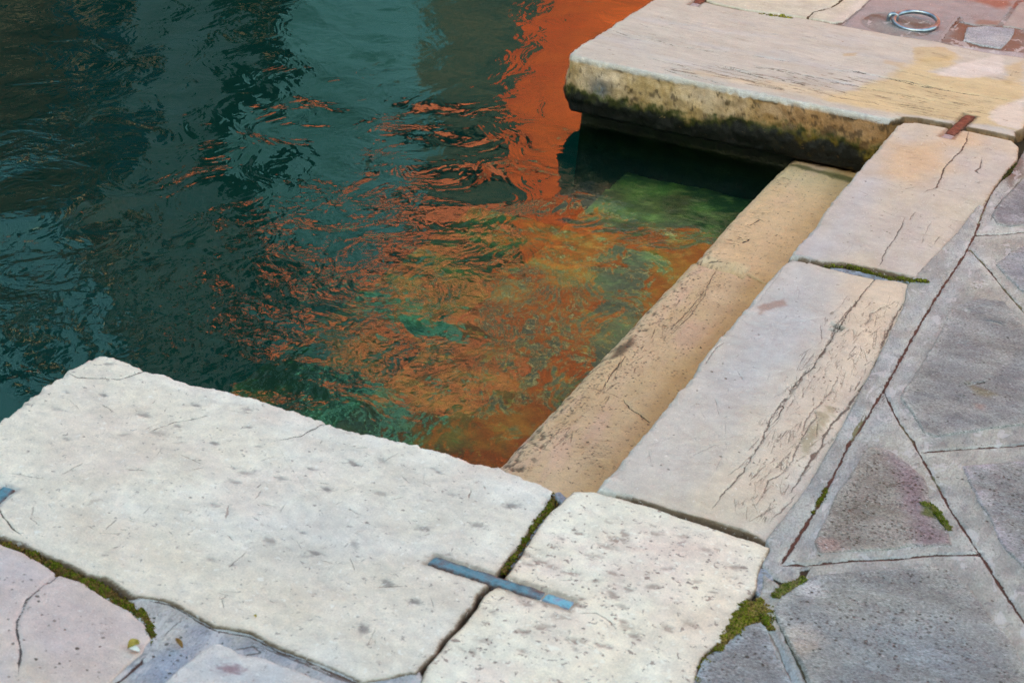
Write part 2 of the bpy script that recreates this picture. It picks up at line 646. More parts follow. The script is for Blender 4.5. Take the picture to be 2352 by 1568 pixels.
def flat_mat(name, c1, c2, scale=6.0, rough=0.8, bump=0.2, dist=0.01, detail=6, metal=0.0, spec=0.4, c3=None):
    m, n, out = new_mat(name)
    b = nd(n, 'ShaderNodeBsdfPrincipled')
    n.links.new(b.outputs[0], out.inputs[0])
    tc = nd(n, 'ShaderNodeTexCoord')
    t = noise(n, tc.outputs['Object'], scale, detail, 0.65)
    st = [(0.35, c1), (0.65, c2)]
    if c3:
        st = [(0.3, c1), (0.5, c2), (0.68, c3)]
    c = ramp(n, t.outputs[0], st)
    n.links.new(c, b.inputs['Base Color'])
    b.inputs['Roughness'].default_value = rough
    b.inputs['Metallic'].default_value = metal
    b.inputs['Specular IOR Level'].default_value = spec
    t2 = noise(n, tc.outputs['Object'], scale * 4, 5, 0.6)
    bp = nd(n, 'ShaderNodeBump')
    bp.inputs['Strength'].default_value = bump
    bp.inputs['Distance'].default_value = dist
    n.links.new(t2.outputs[0], bp.inputs['Height'])
    n.links.new(bp.outputs[0], b.inputs['Normal'])
    return m


MAT = {}
MAT['cream'] = stone_mat('pale_limestone', 0.15, 260, [(62, 0.635, lin((134, 124, 120)), 0.7), (24, 0.66, lin((176, 158, 146)), 0.5), (70, 0.62, lin((244, 242, 238), 0.92), 0.35)], bump=0.6, rough=0.66, mott=0.14, pitc=(0.2, 0.175, 0.16))
MAT['fleck'] = stone_mat('flecked_limestone', 0.15, 260, [(50, 0.61, lin((140, 120, 112)), 0.8), (26, 0.66, lin((160, 138, 134)), 0.65), (55, 0.60, lin((244, 238, 226), 0.92), 0.5)], bump=0.6, rough=0.66, mott=0.14, pitc=(0.2, 0.15, 0.135))
MAT['worn'] = stone_mat('worn_limestone', 0.16, 280, [(110, 0.64, lin((232, 226, 222), 0.9), 0.55), (75, 0.665, lin((112, 96, 86)), 0.6)], bump=0.55, rough=0.55, mott=0.14, spec=0.45)
MAT['vein'] = stone_mat('veined_limestone', 0.16, 260, [(55, 0.66, lin((120, 92, 62)), 0.65)], bump=0.6, rough=0.62, mott=0.14, stretch=(0.6, 1.2, 1))
MAT['peach'] = stone_mat('peach_limestone', 0.16, 260, [(80, 0.63, lin((84, 62, 42)), 0.85)], bump=0.7, rough=0.5, mott=0.13, spec=0.5)
MAT['trachyte'] = stone_mat('grey_trachyte', 0.6, 200, [(120, 0.60, lin((62, 63, 66)), 0.75), (150, 0.62, lin((214, 214, 216)), 0.6)], bump=0.9, rough=0.68, mott=0.24, stretch=(0.75, 1.6, 1))
MAT['cement'] = stone_mat('grey_cement', 0.26, 200, [(48, 0.60, lin((112, 112, 118)), 0.5), (20, 0.58, lin((206, 198, 200)), 0.5), (110, 0.64, lin((86, 84, 84)), 0.5)], bump=0.85, rough=0.62, mott=0.2, stretch=(1.3, 0.6, 1))
MAT['algae'] = stone_mat('algae_stone', 0.3, 120, [(22, 0.6, lin((120, 140, 60)), 0.5)], bump=0.5, rough=0.7, mott=0.25)
MAT['dirt'] = flat_mat('joint_dirt', (0.010, 0.008, 0.005), (0.045, 0.032, 0.018), 40, 0.95, 0.8, 0.01, c3=(0.03, 0.035, 0.012))
MAT['bed'] = flat_mat('canal_mud', (0.05, 0.12, 0.11), (0.09, 0.20, 0.18), 1.2, 0.9, 0.3)
MAT['moss'] = stone_mat('moss', 0.3, 300, None, bump=0.6, rough=0.9, mott=0.2, spec=0.15)
MAT['wetwall'] = flat_mat('wet_algae_wall', (0.006, 0.007, 0.004), (0.03, 0.035, 0.012), 9, 0.35, 0.6, 0.02, spec=0.5)

# ------------------------------------------------------------------ the setting: canal bed, ground
def box_mesh(name, lo, hi, mat, parent=None, smooth=False):
    x0, y0, z0 = lo
    x1, y1, z1 = hi
    V = [(x0, y0, z0), (x1, y0, z0), (x1, y1, z0), (x0, y1, z0), (x0, y0, z1), (x1, y0, z1), (x1, y1, z1), (x0, y1, z1)]
    F = [(3, 2, 1, 0), (4, 5, 6, 7), (0, 1, 5, 4), (1, 2, 6, 5), (2, 3, 7, 6), (3, 0, 4, 7)]
    return mesh_obj(name, V, F, mat, parent=parent, smooth=smooth)


def boxes_mesh(name, bl, mat, parent=None):
    V, F = [], []
    for lo, hi in bl:
        b = len(V)
        x0, y0, z0 = lo
        x1, y1, z1 = hi
        V += [(x0, y0, z0), (x1, y0, z0), (x1, y1, z0), (x0, y1, z0), (x0, y0, z1), (x1, y0, z1), (x1, y1, z1), (x0, y1, z1)]
        F += [tuple(b + i for i in f) for f in ((3, 2, 1, 0), (4, 5, 6, 7), (0, 1, 5, 4), (1, 2, 6, 5), (2, 3, 7, 6), (3, 0, 4, 7))]
    return mesh_obj(name, V, F, mat, parent=parent, smooth=False)


bed = mesh_obj('canal_bed', [(-30, -30, -1.75), (30, -30, -1.75), (30, 60, -1.75), (-30, 60, -1.75)], [(0, 1, 2, 3)], MAT['bed'], smooth=False)
tag(bed, kind='structure')


# quay body: earth behind the stones, an L round the landing steps, with walls into the water
def prism(name, outline, z0, z1, mat, parent=None):
    n = len(outline)
    V = [(x, y, z0) for x, y in outline] + [(x, y, z1) for x, y in outline]
    F = [tuple(range(n, 2 * n)), tuple(range(n - 1, -1, -1))] + [(i, (i + 1) % n, n + (i + 1) % n, n + i) for i in range(n)]
    return mesh_obj(name, V, F, mat, parent=parent, smooth=False)


earth = prism('ground', [(12, -1.9), (12, 15.9), (-1.93, 15.9), (-1.93, 6.86), (-0.92, 6.86), (-0.92, 3.34), (-2.16, 3.34), (-2.16, -1.9)], -0.5, -0.046, MAT['dirt'])
tag(earth, kind='structure')

# wall of big blocks standing in the water below the quay edge
for i, (a, b, lab) in enumerate([((-2.19, -1.9), (-1.01, 3.38), 'dark wet quay wall under the big cream slab beside the water'),
                                 ((-2.20, 6.665), (-0.9, 15.9), 'black algae covered quay wall set back under the overhanging veined slab')]):
    w = box_mesh('quay_wall', (a[0], a[1], -1.9), (b[0], b[1], -0.215 if i else -0.16), MAT['wetwall'])
    tag(w, lab, 'quay wall')

# ------------------------------------------------------------------ water
def make_water():
    m, n, out = new_mat('canal_water')
    tc = nd(n, 'ShaderNodeTexCoord')
    v = tc.outputs['Object']

    def vmap(loc=(0, 0, 0), rot=0.0, sc=(1, 1, 1)):
        mp = nd(n, 'ShaderNodeMapping')
        mp.inputs['Location'].default_value = loc
        mp.inputs['Rotation'].default_value = (0, 0, rot)
        mp.inputs['Scale'].default_value = sc
        n.links.new(v, mp.inputs[0])
        return mp.outputs[0]

    def math_(op, a, b=None):
        x = nd(n, 'ShaderNodeMath', operation=op)
        for i, q in enumerate((a, b)):
            if q is None:
                continue
            if hasattr(q, 'links'):
                n.links.new(q, x.inputs[i])
            else:
                x.inputs[i].default_value = q
        return x.outputs[0]
    swell = noise(n, vmap((0, 0, 0), 0.4, (1.0, 0.8, 1)), 0.9, 2, 0.5, 0.6)
    chop = noise(n, vmap((5, 2, 0), 0.5, (1.0, 0.7, 1)), 6.0, 3, 0.5, 0.9)
    rip = noise(n, vmap((1, 7, 0), -0.3, (1, 0.75, 1)), 30.0, 2, 0.5, 0.5)
    # calm and ruffled zones
    zone = noise(n, vmap((2.5, 4.3, 0)), 1.1, 3, 0.55)
    zr = ramp(n, zone.outputs[0], [(0.40, (0.25,) * 3), (0.60, (1, 1, 1))])
    dn = nd(n, 'ShaderNodeVectorMath', operation='DISTANCE')
    n.links.new(v, dn.inputs[0])
    dn.inputs[1].default_value = (-2.9, 4.8, WATER)
    far = ramp(n, math_('MULTIPLY', dn.outputs['Value'], 0.25), [(0.12, (1, 1, 1)), (0.38, (0.35,) * 3)])
    zr = math_('MULTIPLY', zr, far)
    h = math_('MULTIPLY', swell.outputs[0], 0.050)
    h = math_('ADD', h, math_('MULTIPLY', math_('MULTIPLY', chop.outputs[0], math_('ADD', 0.55, math_('MULTIPLY', far, 0.45))), 0.0082))
    h = math_('ADD', h, math_('MULTIPLY', math_('MULTIPLY', rip.outputs[0], zr), 0.0023))
    bp = nd(n, 'ShaderNodeBump')
    bp.inputs['Strength'].default_value = 1.0
    bp.inputs['Distance'].default_value = 1.0
    n.links.new(h, bp.inputs['Height'])
    gl = nd(n, 'ShaderNodeBsdfGlossy')
    gl.inputs['Roughness'].default_value = 0.0
    gl.inputs['Color'].default_value = (1, 1, 1, 1)
    n.links.new(bp.outputs[0], gl.inputs['Normal'])
    tr = nd(n, 'ShaderNodeBsdfTransparent')
    tr.inputs['Color'].default_value = (0.96, 1.0, 0.99, 1)
    fr = nd(n, 'ShaderNodeFresnel')
    fr.inputs['IOR'].default_value = 1.38
    n.links.new(bp.outputs[0], fr.inputs['Normal'])
    mx = nd(n, 'ShaderNodeMixShader')
    n.links.new(fr.outputs[0], mx.inputs[0])
    n.links.new(tr.outputs[0], mx.inputs[1])
    n.links.new(gl.outputs[0], mx.inputs[2])
    n.links.new(mx.outputs[0], out.inputs[0])
    ab = nd(n, 'ShaderNodeVolumeAbsorption')
    ab.inputs['Color'].default_value = (0.0, 0.66, 0.58, 1)
    ab.inputs['Density'].default_value = 1.5
    sc = nd(n, 'ShaderNodeVolumeScatter')
    sc.inputs['Color'].default_value = (0.06, 0.60, 0.58, 1)
    sc.inputs['Density'].default_value = 0.12
    av = nd(n, 'ShaderNodeAddShader')
    n.links.new(ab.outputs[0], av.inputs[0])
    n.links.new(sc.outputs[0], av.inputs[1])
    n.links.new(av.outputs[0], out.inputs['Volume'])
    return m


water = box_mesh('water', (-12.5, -30, -1.8), (-0.95, 50, WATER), make_water())
tag(water, kind='structure')

# submerged steps
def algae_dim_col(x, y, z, _=None):
    t = sstep(-0.2, 0.35, fbm(x, y, z, 5, 4, 0.6, 3))[:, None]
    c = lin((60, 78, 26)) * (1 - t) + lin((140, 150, 62)) * t
    k = sstep(0.12, 0.35, fbm(x, y, z, 16, 4, 0.6, 8))[:, None] * 0.6
    c = c * (1 - k) + lin((190, 190, 100)) * k
    b = sstep(6.0, 5.3, y + 0.4 * fbm(x, y, z, 3, 3, 0.6, 4))[:, None] * 0.9  # near half painted darker brown, standing in for reflections that hide it
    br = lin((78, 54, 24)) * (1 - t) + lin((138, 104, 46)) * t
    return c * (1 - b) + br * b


def step_block(outline, z, lab, cat='stone step', seed=0.0):
    p = Patch(outline, z, 0.012, 0.008, 8, 0.03, profile=[(0.0, -0.05), (0.0, -0.12), (-0.01, -0.25), (-0.01, -1.2)], relief=0.012, rf=5, seed=seed)
    p.col = algae_dim_col(p.xy[:, 0], p.xy[:, 1], p.zz)
    o = p.build('submerged_step', MAT['algae'], wallfn=algae_dim_col)
    tag(o, lab, cat)


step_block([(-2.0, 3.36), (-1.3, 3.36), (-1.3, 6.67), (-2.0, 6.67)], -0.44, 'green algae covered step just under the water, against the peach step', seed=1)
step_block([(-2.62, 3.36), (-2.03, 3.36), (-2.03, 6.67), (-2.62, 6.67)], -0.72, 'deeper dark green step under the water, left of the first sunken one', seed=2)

# ------------------------------------------------------------------ peach tread just above the water
def tread_wall(x, y, z, c):
    t = sstep(-0.243, -0.262, z + 0.012 * fbm(x, y, z, 20, 4, 0.6))[:, None]
    return c * (1 - t) + lin((40, 38, 20)) * t


nose = lambda x, y: np.where(x < -1.2, 0.055, 0.004)
TR = dict(step=0.004, amp=0.004, ef=10, Rfun=nose, relief=0.004, rf=5)


def tread_features(p):
    x, y = p.xy[:, 0], p.xy[:, 1]
    p.base((216, 186, 154), (208, 178, 140), 2.5, c3=(214, 178, 154), aniso=(3, 0.7))
    # ochre run along the foot of the riser
    k = np.exp(-((x + 1.13 + 0.02 * fbm(x, y, 0, 2, 3)) / 0.06) ** 2) * (0.35 + 0.9 * fbm(x, y, 0, 1.3, 3) + 0.3)
    k = np.clip(k, 0, 0.75)[:, None]
    p.col[:] = p.col * (1 - k) + lin((184, 144, 92)) * k
    n = fbm(x * 2.0, y * 0.6, 0, 12, 4, 0.6, 4)
    k = (sstep(0.15, 0.45, n) * 0.35)[:, None]
    p.col[:] = p.col * (1 - k) + lin((190, 150, 110)) * k
    # the nose: pitted, blackened
    nn = np.clip((-1.30 - x) / 0.09, 0, 1)
    f1 = fbm(x * 1.2, y * 0.5, 0, 60, 4, 0.7, 9)
    f2 = fbm(x, y, 0, 6, 3, 0.6, 5)
    k = sstep(0.10, 0.24, f1 + nn * 0.20 - 0.10 + 0.25 * f2) * np.clip(nn * 2.5, 0, 1)
    k = np.where(y < 5.6, k, k * 0.25)
    p.zz -= 0.003 * k
    k = (k * 0.85)[:, None]
    p.col[:] = p.col * (1 - k) + lin((70, 58, 42)) * k
    # faint tooling grooves
    p.zz += 0.0012 * fbm(x * 6, y * 0.7, 0, 18, 3)


xl = -1.412
seam = [W((1640, 606), -0.24), W((1700, 622), -0.24), W((1752, 652), -0.24)]
tA = Patch([(xl, 3.36), (-0.95, 3.36), (-0.95, seam[2][1] + 0.01), (seam[2][0], seam[2][1] - 0.003), (seam[1][0], seam[1][1] - 0.003), (seam[0][0], seam[0][1] - 0.004), (xl + 0.02, seam[0][1] + 0.02)], -0.24,
           profile=[(0.004, -0.06), (0.006, -0.075), (0.004, -0.1), (0, -0.2), (0, -0.8)], seed=2.2, **TR)
tread_features(tA)
Zt = -0.24
tA.crackp([(1325, 884), (1370, 893), (1410, 906), (1432, 915)], 0.003, 0.003, z=Zt)
tA.crackp([(1432, 915), (1445, 937), (1470, 950), (1494, 970)], 0.006, 0.005, z=Zt, dark=0.85)
tA.crackp([(1470, 950), (1476, 965)], 0.003, z=Zt)
tA.crackp([(1435, 820), (1400, 865), (1385, 890)], 0.005, 0.004, z=Zt)
tA.crackp([(1630, 660), (1590, 720), (1540, 770)], 0.003, 0.003, z=Zt, dark=0.6)
tA.crackp([(1645, 620), (1622, 665), (1580, 715), (1535, 760)], 0.004, 0.003, z=Zt, dark=0.7)
tA.stain([(1415, 800), (1450, 770), (1462, 790), (1430, 815), (1405, 822)], (50, 46, 32), 0.01, 0.85, 0.02, z=Zt)
tA.pits(420, [(1150, 1075), (1330, 885), (1560, 660), (1640, 610), (1690, 640), (1560, 780), (1400, 950), (1230, 1090)], 0.0045, 0.003, 0.75, z=Zt, ang=1.5)
tA.pits(170, [(1230, 1090), (1560, 780), (1700, 640), (1740, 660), (1600, 850), (1400, 1100)], 0.004, 0.003, 0.6, z=Zt, ang=1.5)
tA.dashes(60, [(1180, 1075), (1560, 690), (1620, 640), (1640, 660), (1420, 900), (1230, 1090)], 1.55, 0.05, 0.003, z=Zt, dark=0.65)
tA.dashes(50, [(1340, 1010), (1420, 1010), (1400, 1085), (1310, 1080)], 0.25, 0.04, 0.0016, z=Zt, dark=0.4)
o = tA.build('step_stone', MAT['peach'], wallfn=tread_wall)
tag(o, 'long peach step stone with black speckled nose, nearer of the two at the water', 'step stone', 'peach step stones at the water edge')

tB = Patch([(xl + 0.03, seam[0][1] + 0.024), (seam[0][0], seam[0][1] + 0.003), (seam[1][0], seam[1][1] + 0.004), (seam[2][0], seam[2][1] + 0.003), (-0.95, seam[2][1] + 0.016), (-0.95, 6.70), (-1.37, 6.70), (xl + 0.025, 6.0)], -0.236,
           profile=[(0.004, -0.06), (0.006, -0.075), (0.004, -0.1), (0, -0.2), (0, -0.8)], seed=5.2, **TR)
tread_features(tB)
tB.stain([(1640, 590), (1700, 480), (1830, 380), (1930, 420), (1800, 640), (1740, 640)], (226, 190, 150), 0.06, 0.6, z=Zt)
tB.stain([(1800, 372), (1975, 415), (1960, 425), (1910, 408), (1840, 392)], (70, 76, 28), 0.015, 0.8, 0.03, z=Zt)
tB.pits(60, [(1660, 590), (1820, 385), (1940, 420), (1760, 640)], 0.005, 0.003, 0.7, z=Zt)
tB.dashes(40, [(1620, 600), (1800, 400), (1815, 430), (1650, 620)], 0.2, 0.03, 0.004, z=Zt, dark=0.75, spread=0.5)
tB.crackp([(1722, 520), (1745, 505), (1755, 512)], 0.006, 0.004, z=Zt)
tB.crackp([(1695, 545), (1720, 552), (1705, 560)], 0.008, 0.004, z=Zt)
o = tB.build('step_stone', MAT['peach'], wallfn=tread_wall)
tag(o, 'smooth peach step stone running under the overhanging veined slab, farther of the two', 'step stone', 'peach step stones at the water edge')

# ------------------------------------------------------------------ copings
ST = 0.0035
# ---- the big cream slab in the foreground
o1 = WP([(0, 962), (81, 899), (152, 848), (193, 822), (231, 811), (264, 815), (305, 832), (346, 850), (376, 854), (429, 875), (473, 882), (534, 896), (584, 909), (635, 928), (681, 937), (752, 966), (783, 977), (838, 990),
         (930, 1008), (991, 1028), (1032, 1038), (1082, 1055), (1139, 1066), (1179, 1082), (1230, 1098), (1262, 1112), (1273, 1123), (1269, 1147), (1248, 1172), (1211, 1222), (1188, 1259), (1165, 1282), (1147, 1310),
         (1124, 1342), (1096, 1365), (1085, 1393), (1064, 1411), (1050, 1439), (1018, 1466), (1004, 1498), (981, 1517), (958, 1544), (940, 1544), (889, 1557), (833, 1564), (762, 1534), (686, 1503), (635, 1483), (574, 1450),
         (490, 1437), (407, 1389), (386, 1379), (356, 1374), (305, 1366), (274, 1346), (244, 1325), (203, 1319), (157, 1295), (102, 1272), (46, 1244), (0, 1231), (-60, 1215)]) + [(-2.24, 2.70), (-2.262, 2.95)]
p = Patch(o1, 0.0, ST, 0.0035, 22, Rfun=lambda x, y: np.where((y > 3.36) | (x < -2.2), 0.022, 0.006), relief=0.004, rf=4, seed=1.1,
          profile=[(0.002, -0.03), (0.003, -0.06), (0.001, -0.1), (-0.003, -0.16), (-0.008, -0.21), (-0.03, -0.22), (-0.2, -0.222)])
p.base((217, 212, 205), (221, 210, 196), 2.2, 0.93, c3=(216, 202, 192))
p.stain([(0, 1180), (400, 1380), (900, 1560), (1040, 1430), (1150, 1300), (900, 1240), (500, 1250), (200, 1150)], (224, 208, 190), 0.15, 0.6, 0.1, 4)
p.crackp([(155, 856), (180, 867), (230, 868), (275, 872), (320, 855), (338, 848)], 0.006, 0.003, dark=0.8)
p.crackp([(343, 990), (400, 968), (455, 961), (478, 955)], 0.004, 0.002, dark=0.6)
p.crackp([(640, 1010), (690, 1000), (722, 983), (750, 968)], 0.0045, 0.002, dark=0.7)
p.crackp([(0, 1170), (10, 1190), (30, 1215), (50, 1228)], 0.005, 0.003, dark=0.75)
p.stain([(100, 950), (330, 930), (420, 1040), (260, 1120), (80, 1080)], (222, 204, 192), 0.06, 0.5, 0.08, 9)
p.stain([(620, 1180), (860, 1150), (980, 1260), (760, 1340), (600, 1290)], (204, 198, 194), 0.08, 0.5, 0.1, 7)
p.stain([(820, 1060), (1150, 1110), (1180, 1200), (1000, 1220), (860, 1130)], (212, 202, 190), 0.06, 0.5, 0.08, 9)
p.crackp([(590, 1020), (640, 1030), (700, 1120), (735, 1150)], 0.0025, 0.001, dark=0.15)
p.crackp([(18, 1085), (80, 1095), (112, 1100)], 0.0025, 0.002, dark=0.45)
p.pits(90, [(60, 930), (240, 830), (800, 1000), (1240, 1120), (950, 1500), (500, 1400), (0, 1180)], 0.0045, 0.0015, 0.5, col=(120, 112, 108), elong=1.8)
p.pits(44, [(60, 930), (240, 830), (800, 1010), (1200, 1140), (900, 1480), (500, 1300)], 0.0095, 0.0015, 0.75, col=(120, 112, 112), elong=1.7)
p.dashes(40, [(60, 930), (240, 830), (800, 1000), (1240, 1120), (950, 1500), (500, 1400), (0, 1180)], 0.8, 0.035, 0.003, 1.2, dark=0.7, col=(112, 88, 76))
p.dashes(70, [(60, 930), (240, 830), (800, 1000), (1240, 1120), (950, 1500), (500, 1400), (0, 1180)], 0.3, 0.02, 0.0035, 1.5, dark=0.6, col=(120, 110, 104))
p.crackp([(518, 1190), (524, 1160)], 0.006, 0.002, dark=0.5, col=(150, 110, 100))
p.stain([(186, 824), (222, 813), (222, 818), (196, 832), (170, 845)], (214, 120, 130), 0.008, 0.45, 0.012, 40)
c2a, c2b = W((990, 1283)), W((1315, 1388))
p.slot(c2a, c2b, 0.020, 0.006)
c3a, c3b = W((-75, 1200)), W((22, 1117))
p.slot(c3a, c3b, 0.017, 0.004, rim=(170, 168, 170))
p.joint_dirt(lambda x, y: ((y < 3.40) & (x > -2.2)) & ((y < 2.9) | (x > -1.3)))
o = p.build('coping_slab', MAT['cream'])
tag(o, 'largest cream limestone slab, rounded corner jutting over the water at front left', 'stone slab', 'quay edge slabs')

# ---- flecked cream slab right of it
o2 = WP([(1315, 1126), (1368, 1127), (1400, 1137), (1496, 1162), (1584, 1193), (1676, 1225), (1745, 1246), (1770, 1256), (1765, 1269), (1754, 1287), (1745, 1310), (1738, 1351), (1722, 1374), (1697, 1407), (1680, 1439), (1653, 1476),
         (1621, 1499), (1607, 1526), (1598, 1568), (1580, 1660), (920, 1700), (963, 1568), (981, 1526), (1009, 1494), (1027, 1471), (1055, 1443), (1078, 1416), (1092, 1397), (1110, 1365), (1133, 1349), (1165, 1315), (1188, 1284),
         (1216, 1238), (1236, 1206), (1262, 1172), (1288, 1152), (1303, 1140)])
p = Patch(o2, 0.0, ST, 0.0035, 24, 0.007, relief=0.003, rf=5, seed=3.7, profile=[(0, -0.02), (-0.002, -0.08)])
p.base((224, 216, 202), (229, 214, 195), 3, 0.95, c3=(222, 203, 192))
p.stain([(1480, 1210), (1660, 1240), (1700, 1300), (1560, 1300), (1430, 1260)], (226, 194, 184), 0.08, 0.6)
p.stain([(1560, 1450), (1690, 1330), (1640, 1480), (1580, 1560)], (228, 200, 182), 0.08, 0.6)
p.pits(120, [(1330, 1150), (1740, 1270), (1600, 1500), (1000, 1540), (1240, 1230)], 0.0065, 0.0012, 0.55, col=(150, 132, 128), elong=1.9)
p.pits(60, [(1330, 1150), (1740, 1270), (1600, 1500), (1000, 1540), (1240, 1230)], 0.0092, 0.0012, 0.65, col=(136, 112, 104), elong=1.8)
p.crackp([(1330, 1408), (1370, 1406), (1400, 1425), (1412, 1440)], 0.004, 0.002, dark=0.5, col=(130, 105, 100))
p.crackp([(1285, 1332), (1330, 1330), (1380, 1338)], 0.0025, 0.001, dark=0.35)
p.slot(c2a, c2b, 0.020, 0.004)
p.joint_dirt(lambda x, y: np.ones(len(x)))
o = p.build('coping_slab', MAT['fleck'])
tag(o, 'cream slab with brown flecks and blush patches, right end of the blue clamp', 'stone slab', 'quay edge slabs')

# ---- coping slab A, long, lower
o3 = WP([(1369, 1121), (1380, 1105), (1417, 1067), (1491, 978), (1528, 932), (1560, 896), (1592, 859), (1606, 830), (1625, 803), (1684, 739), (1730, 684), (1781, 624), (1813, 591), (1845, 598), (1905, 616), (1951, 628), (2006, 640), (2070, 646), (2118, 650),
         (2118, 690), (2112, 740), (2080, 800), (2040, 860), (2000, 930), (1960, 1000), (1925, 1065), (1880, 1140), (1830, 1205), (1790, 1245), (1770, 1240), (1730, 1223), (1652, 1200), (1565, 1175), (1500, 1156), (1454, 1142), (1399, 1130)])
p = Patch(o3, 0.0, ST, 0.003, 18, Rfun=lambda x, y: np.where(x < -0.94, 0.016, 0.004), relief=0.004, rf=4, seed=6.3, profile=[(0.002, -0.03), (0.001, -0.08), (0, -0.13), (0, -0.19), (0, -0.28)],
          tilt=lambda x, y: -0.014 * sstep(-0.70, -0.6, x))
p.base((200, 192, 182), (206, 192, 174), 2.5, c3=(194, 186, 178), aniso=(1.5, 0.6))
p.stain([(1600, 850), (1830, 590), (1930, 640), (1880, 760), (1760, 900), (1640, 960), (1580, 920)], (172, 176, 182), 0.10, 0.75, 0.05, 6)  # cool sky sheen painted into the stone colour
p.stain([(1380, 1110), (1600, 880), (1700, 900), (1600, 1060), (1450, 1130)], (198, 190, 184), 0.08, 0.6, 0.04)
p.stain([(1940, 640), (2090, 650), (2060, 760), (1980, 880), (1900, 1000), (1750, 1150), (1700, 1120), (1800, 950), (1900, 790)], (208, 186, 166), 0.05, 0.6, 0.04)
p.stain([(1739, 703), (1800, 686), (1810, 700), (1760, 712), (1745, 722)], (140, 104, 88), 0.008, 0.6, 0.012, 30)
A_ang = math.radians(90)
for cr, wd, dk in [([(2040, 565), (2010, 640), (1960, 700), (1925, 755), (1870, 840), (1835, 870), (1810, 905), (1795, 945), (1775, 972), (1758, 985)], 0.005, 0.8),
                   ([(1958, 700), (1920, 745), (1905, 785), (1880, 830)], 0.004, 0.6),
                   ([(2076, 690), (2045, 745), (2020, 810), (2005, 850), (1975, 890), (1940, 935), (1905, 975), (1890, 1010), (1860, 1055), (1840, 1090), (1815, 1125)], 0.008, 0.7),
                   ([(1880, 950), (1850, 990), (1835, 1020), (1818, 1055)], 0.005, 0.6),
                   ([(1835, 870), (1815, 900), (1770, 960), (1750, 1015), (1725, 1050), (1705, 1085), (1680, 1110), (1655, 1140), (1640, 1165)], 0.0045, 0.7),
                   ([(1820, 1050), (1790, 1090), (1765, 1100), (1755, 1130), (1735, 1160)], 0.004, 0.6),
                   ([(1830, 1125), (1810, 1150), (1775, 1185)], 0.004, 0.55),
                   ([(1930, 860), (1890, 920), (1860, 950), (1835, 1000)], 0.004, 0.5),
                   ([(1855, 840), (1835, 880), (1800, 925)], 0.004, 0.5),
                   ([(2035, 700), (2000, 720), (1990, 745)], 0.004, 0.55),
                   ([(1665, 785), (1640, 800), (1620, 835)], 0.0035, 0.5),
                   ([(1800, 600), (1790, 630), (1735, 700)], 0.002, 0.25)]:
    p.crackp(cr, wd * 1.2, 0.004, 0.008, dark=dk, flank=1)
p.dashes(230, [(1930, 680), (2080, 690), (1960, 960), (1780, 1200), (1640, 1160), (1780, 900)], 1.6, 0.06, 0.0028, 0.2, dark=0.6)
p.dashes(40, [(1420, 1090), (1620, 860), (1800, 640), (1900, 660), (1640, 1100)], 1.6, 0.05, 0.002, 0.4, dark=0.3)
p.pits(90, [(1950, 690), (2070, 700), (1900, 1010), (1760, 1180), (1680, 1160), (1820, 900)], 0.005, 0.003, 0.6, ang=1.2)
p.pits(3, [(1915, 745), (1930, 745), (1930, 760), (1915, 760)], 0.012, 0.008, 0.9)
p.stain([(1895, 930), (1925, 930), (1870, 1010), (1850, 1040), (1845, 1010)], (110, 112, 72), 0.01, 0.5, 0.03, 30)
p.pits(40, [(1400, 1110), (1600, 860), (1800, 620), (1900, 640), (1700, 1150)], 0.004, 0.001, 0.35, col=(140, 130, 136))
p.joint_dirt(lambda x, y: x > -0.975, 0.005)
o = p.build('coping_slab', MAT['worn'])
tag(o, 'long worn step slab with many parallel cracks beside the peach step, nearer one', 'stone slab', 'quay edge slabs')

# ---- coping slab B, upper
o4 = WP([(1813, 586), (1868, 522), (1923, 446), (1979, 381), (2034, 316), (2061, 287), (2078, 279), (2112, 282), (2163, 292), (2227, 302), (2282, 313), (2325, 322), (2341, 337), (2337, 368), (2312, 394), (2285, 430), (2266, 462), (2240, 512), (2200, 570),
         (2160, 622), (2140, 642), (2089, 633), (2015, 617), (1937, 603), (1886, 600), (1845, 590)])
p = Patch(o4, 0.0, ST + 0.0005, 0.003, 18, Rfun=lambda x, y: np.where(x < -0.94, 0.016, 0.006), relief=0.004, rf=4, seed=8.3, profile=[(0.002, -0.03), (0.001, -0.08), (0, -0.13), (0, -0.19), (0, -0.28)],
          tilt=lambda x, y: -0.014 * sstep(-0.68, -0.58, x) * (1 - sstep(5.7, 5.95, y)))
p.base((196, 188, 180), (202, 190, 174), 2.5, 0.76, c3=(192, 184, 180), aniso=(1.5, 0.7))
p.stain([(1830, 590), (1930, 450), (2010, 380), (2030, 420), (1960, 560), (1900, 600)], (176, 178, 184), 0.09, 0.75, 0.05, 6)  # bluish sheen of the sky put into the colour along the step side
p.stain([(2040, 330), (2160, 330), (2180, 390), (2100, 420), (2010, 400)], (208, 166, 118), 0.08, 0.55, 0.05, 6)
p.stain([(2150, 300), (2260, 305), (2240, 340), (2170, 330)], (206, 164, 122), 0.05, 0.45, 0.04)
for cr, wd, dk in [([(2224, 303), (2220, 325), (2208, 345), (2185, 368), (2170, 383), (2160, 410), (2150, 430), (2122, 442)], 0.007, 0.8),
                   ([(2078, 500), (2070, 520), (2050, 555), (2035, 575), (2020, 610)], 0.005, 0.7), ([(2102, 485), (2088, 505)], 0.004, 0.5),
                   ([(2255, 365), (2252, 385), (2240, 392), (2250, 400)], 0.007, 0.7), ([(2140, 510), (2125, 535), (2115, 560)], 0.003, 0.4),
                   ([(2160, 540), (2145, 560)], 0.004, 0.5), ([(1925, 585), (1960, 560), (1940, 600)], 0.002, 0.2)]:
    p.crackp(cr, wd, 0.004, 0.006, dark=dk)
